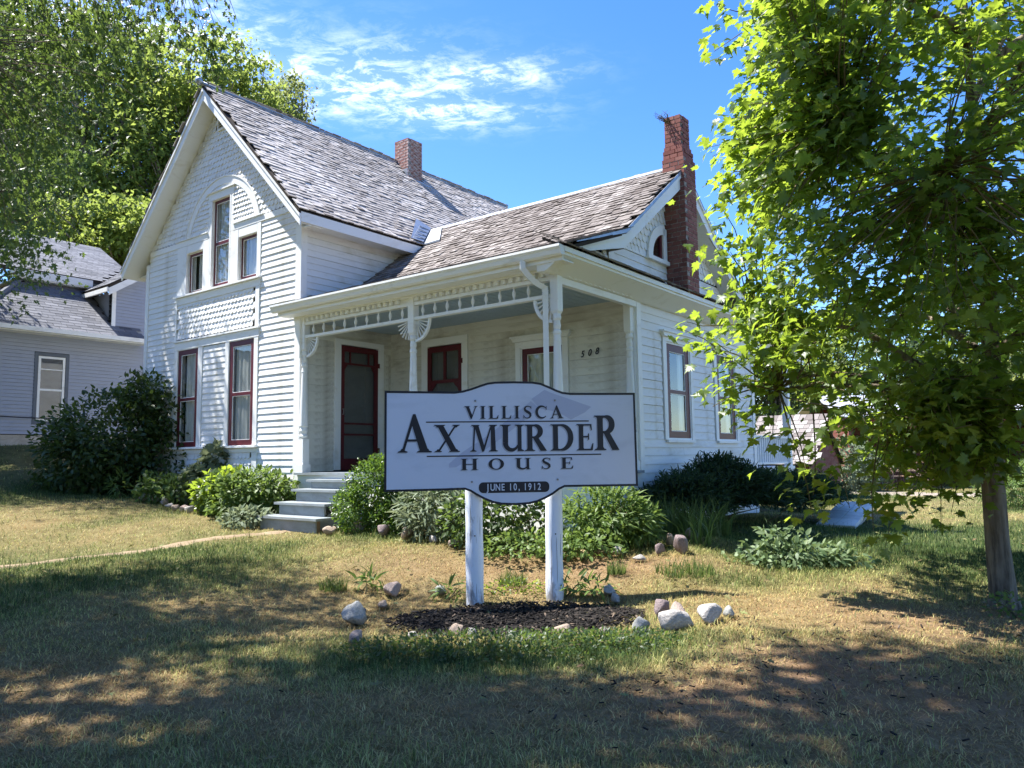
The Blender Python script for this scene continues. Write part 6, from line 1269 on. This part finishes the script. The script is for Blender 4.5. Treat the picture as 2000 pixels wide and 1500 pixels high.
rake_ = thing('hay_rake', 'old iron hay rake with spoked wheels standing in front of the open shed', 'hay rake', (12.6, 24.9, gz(12.6, 24.9)), .35)
for x in (-.75, .95):
    wm = MB(); NR_ = 24; wm.tube([(x, .46 * math.cos(2 * math.pi * k / NR_), .46 + .46 * math.sin(2 * math.pi * k / NR_)) for k in range(NR_ + 1)], .022, 6); wh = wm.build('wheel', 'rust_iron', rake_)
    for k in range(12):
        s_ = MB(); a = 2 * math.pi * k / 12; s_.tube([(x, 0, .46), (x, .45 * math.cos(a), .46 + .45 * math.sin(a))], .009, 4); s_.build('spoke', 'rust_iron', wh)
    hb = MB(); hb.tube([(x - .06, 0, .46), (x + .06, 0, .46)], .05, 8); hb.build('hub', 'rust_iron', wh)
axl = MB(); axl.tube([(-.8, 0, .46), (1.0, 0, .46)], .028, 6); axl.tube([(-.6, -.05, .62), (.8, -.05, .62)], .02, 6); axl.tube([(.1, 0, .46), (.1, -.9, .4)], .025, 6); axl.build('axle', 'rust_iron', rake_)
for k in range(14):
    tn_ = MB(); x = -.6 + k * .105; tn_.tube([(x, -.05, .62), (x, .28, .74), (x, .5, .5), (x, .42, .18), (x, .24, .06)], .007, 4); tn_.build('tine', 'rust_iron', rake_)

# ------------------------------------------------------------------ grass
def blades(name, n, rmin, rmax, hmin, hmax, wid, segs, half=40, straw=False, xy=None):
    a = rng.uniform(-R(half), R(half), n); r_ = np.sqrt(rng.uniform(rmin ** 2, rmax ** 2, n)); x = r_ * np.sin(a); y = r_ * np.cos(a)
    if xy is not None: x, y = xy
    dry, soil = lawn_maps(x, y)
    keep = rng.random(n) > soil * .85
    # not on the house, the path, the mulch
    ca, sa = math.cos(-HYAW), math.sin(-HYAW); rx, ry = x - HO.x, y - HO.y; u = rx * ca - ry * sa; v = rx * sa + ry * ca
    keep &= ~((u > -5.5) & (u < 5.5) & (v > -.1) & (v < 9.4)) & ~((u < -10.4) & (v > -6))
    keep &= (((x - mcen[0]) / 1.05) ** 2 + ((y - mcen[1]) / .62) ** 2) > 1 - .25 * (rng.random(n) ** 4)
    PP = np.array([(-9.5, 6.6), (-6.6, 8.85), (-5.2, 9.9), (-4.0, 10.85), (-3.35, 11.35)])
    for p, q_ in zip(PP[:-1], PP[1:]):
        d = q_ - p; t = np.clip(((x - p[0]) * d[0] + (y - p[1]) * d[1]) / (d @ d), 0, 1); dist = np.hypot(x - p[0] - t * d[0], y - p[1] - t * d[1]); keep &= dist > .05 + .24 * rng.random(n)
    x, y, dry, r_ = x[keep], y[keep], dry[keep], r_[keep]; m = len(x); z = ground_z(x, y) + .035 * (fbm(x, y, .9, 31) - .5)
    g = 1 - dry; t = np.clip(g + rng.normal(0, .20, m), 0, 1); lie = np.clip(.35 + .75 * (1 - t) + rng.normal(0, .2, m), .05, 1.3)
    tall = .30 + .7 * fbm(x, y, .7, 41) + 1.1 * fbm(x, y, .13, 43) ** 1.6
    if straw: t = np.clip(rng.normal(.22, .12, m), 0, .5); lie = rng.uniform(1.15, 1.5, m)
    tall = tall; h = rng.uniform(hmin, hmax, m) * (.65 + .55 * t) * tall; az = rng.uniform(0, 6.2832, m); dx, dy = np.cos(az), np.sin(az); w = wid * rng.uniform(.6, 1.3, m) * (1 + .0 * r_)
    up = h * np.cos(np.minimum(lie, 1.35)); fw = h * np.sin(np.minimum(lie, 1.35)) * 1.1
    sx_, sy_ = -dy * w, dx * w
    def pt(f, u_, s): return np.stack([x + dx * fw * f + sx_ * s, y + dy * fw * f + sy_ * s, z + up * u_], -1)
    if segs == 1: V = np.stack([pt(0, 0, -.5), pt(0, 0, .5), pt(1, 1, 0)], 1); F = np.array([(0, 1, 2)])
    else: V = np.stack([pt(0, 0, -.5), pt(0, 0, .5), pt(.35, .62, -.4), pt(.35, .62, .4), pt(1, .95, 0)], 1); F = np.array([(0, 1, 3), (0, 3, 2), (2, 3, 4)])
    k = V.shape[1]; f = (F[None] + (np.arange(m) * k)[:, None, None]).reshape(-1, 3)
    val = np.repeat(rng.uniform(.5, 1.4, m) * (.75 + .5 * vnoise(x, y, .12, 51)), k)
    npmesh(name, V.reshape(-1, 3), f, 'grass_blade', lawn, {'tint': np.repeat(t, k), 'val': val}, False, 'stuff')
def stone_grass():
    X = []; Y = []
    for o in COL.objects:
        if o.get('category') == 'stone':
            k = 90; a = rng.uniform(0, 6.2832, k); q = rng.uniform(.8, 1.25, k); X.append(o.location.x + o.scale.x * q * np.cos(a)); Y.append(o.location.y + o.scale.x * q * np.sin(a))
    X = np.concatenate(X); Y = np.concatenate(Y); blades('grass', len(X), 2, 9, .05, .12, .0042, 2, 40, False, (X, Y))
blades('grass', 160000, 2.2, 6.2, .025, .07, .0046, 2, 54)
blades('straw_clippings', 30000, 2.6, 10.0, .06, .14, .0034, 2, 40, True)
stone_grass()
blades('grass', 180000, 6.0, 11, .025, .065, .0058, 2, 48)
blades('grass', 120000, 10.8, 19, .03, .075, .0095, 1)
blades('grass', 90000, 18.5, 34, .03, .075, .016, 1)

P = []; 
for i in range(260):
    u = rnd.uniform(-26, 34); zt = 9 + 4 * math.sin(u * .35) + 2 * math.sin(u * 1.1 + 1); c = hx(u, -24 - rnd.uniform(0, 7)); P.append(np.array([c.x, c.y, rnd.uniform(.5, zt)]) + rng.normal(size=(70, 3)) * np.array([.9, .9, .7]))
P = np.concatenate(P); k = len(P); leaves('treeline', L_SMALL, P, rdir(k), unit(UPV + rdir(k)), rng.uniform(.5, 1.0, k), np.clip(rng.normal(.4, .25, k), 0, 1), 'leaf_tall', None, 'stuff')

k = 420; a = rng.uniform(-R(38), R(38), k); r_ = np.sqrt(rng.uniform(3 ** 2, 12 ** 2, k)); x = r_ * np.sin(a); y = r_ * np.cos(a)
leaves('fallen_leaves', L_SILVER, np.stack([x, y, ground_z(x, y) + .045], -1), rdir(k) * np.array([1, 1, .25]), UPV + .5 * rdir(k), rng.uniform(.04, .085, k), np.clip(rng.normal(.55, .3, k), 0, 1), 'leaf_fallen', None, 'stuff')
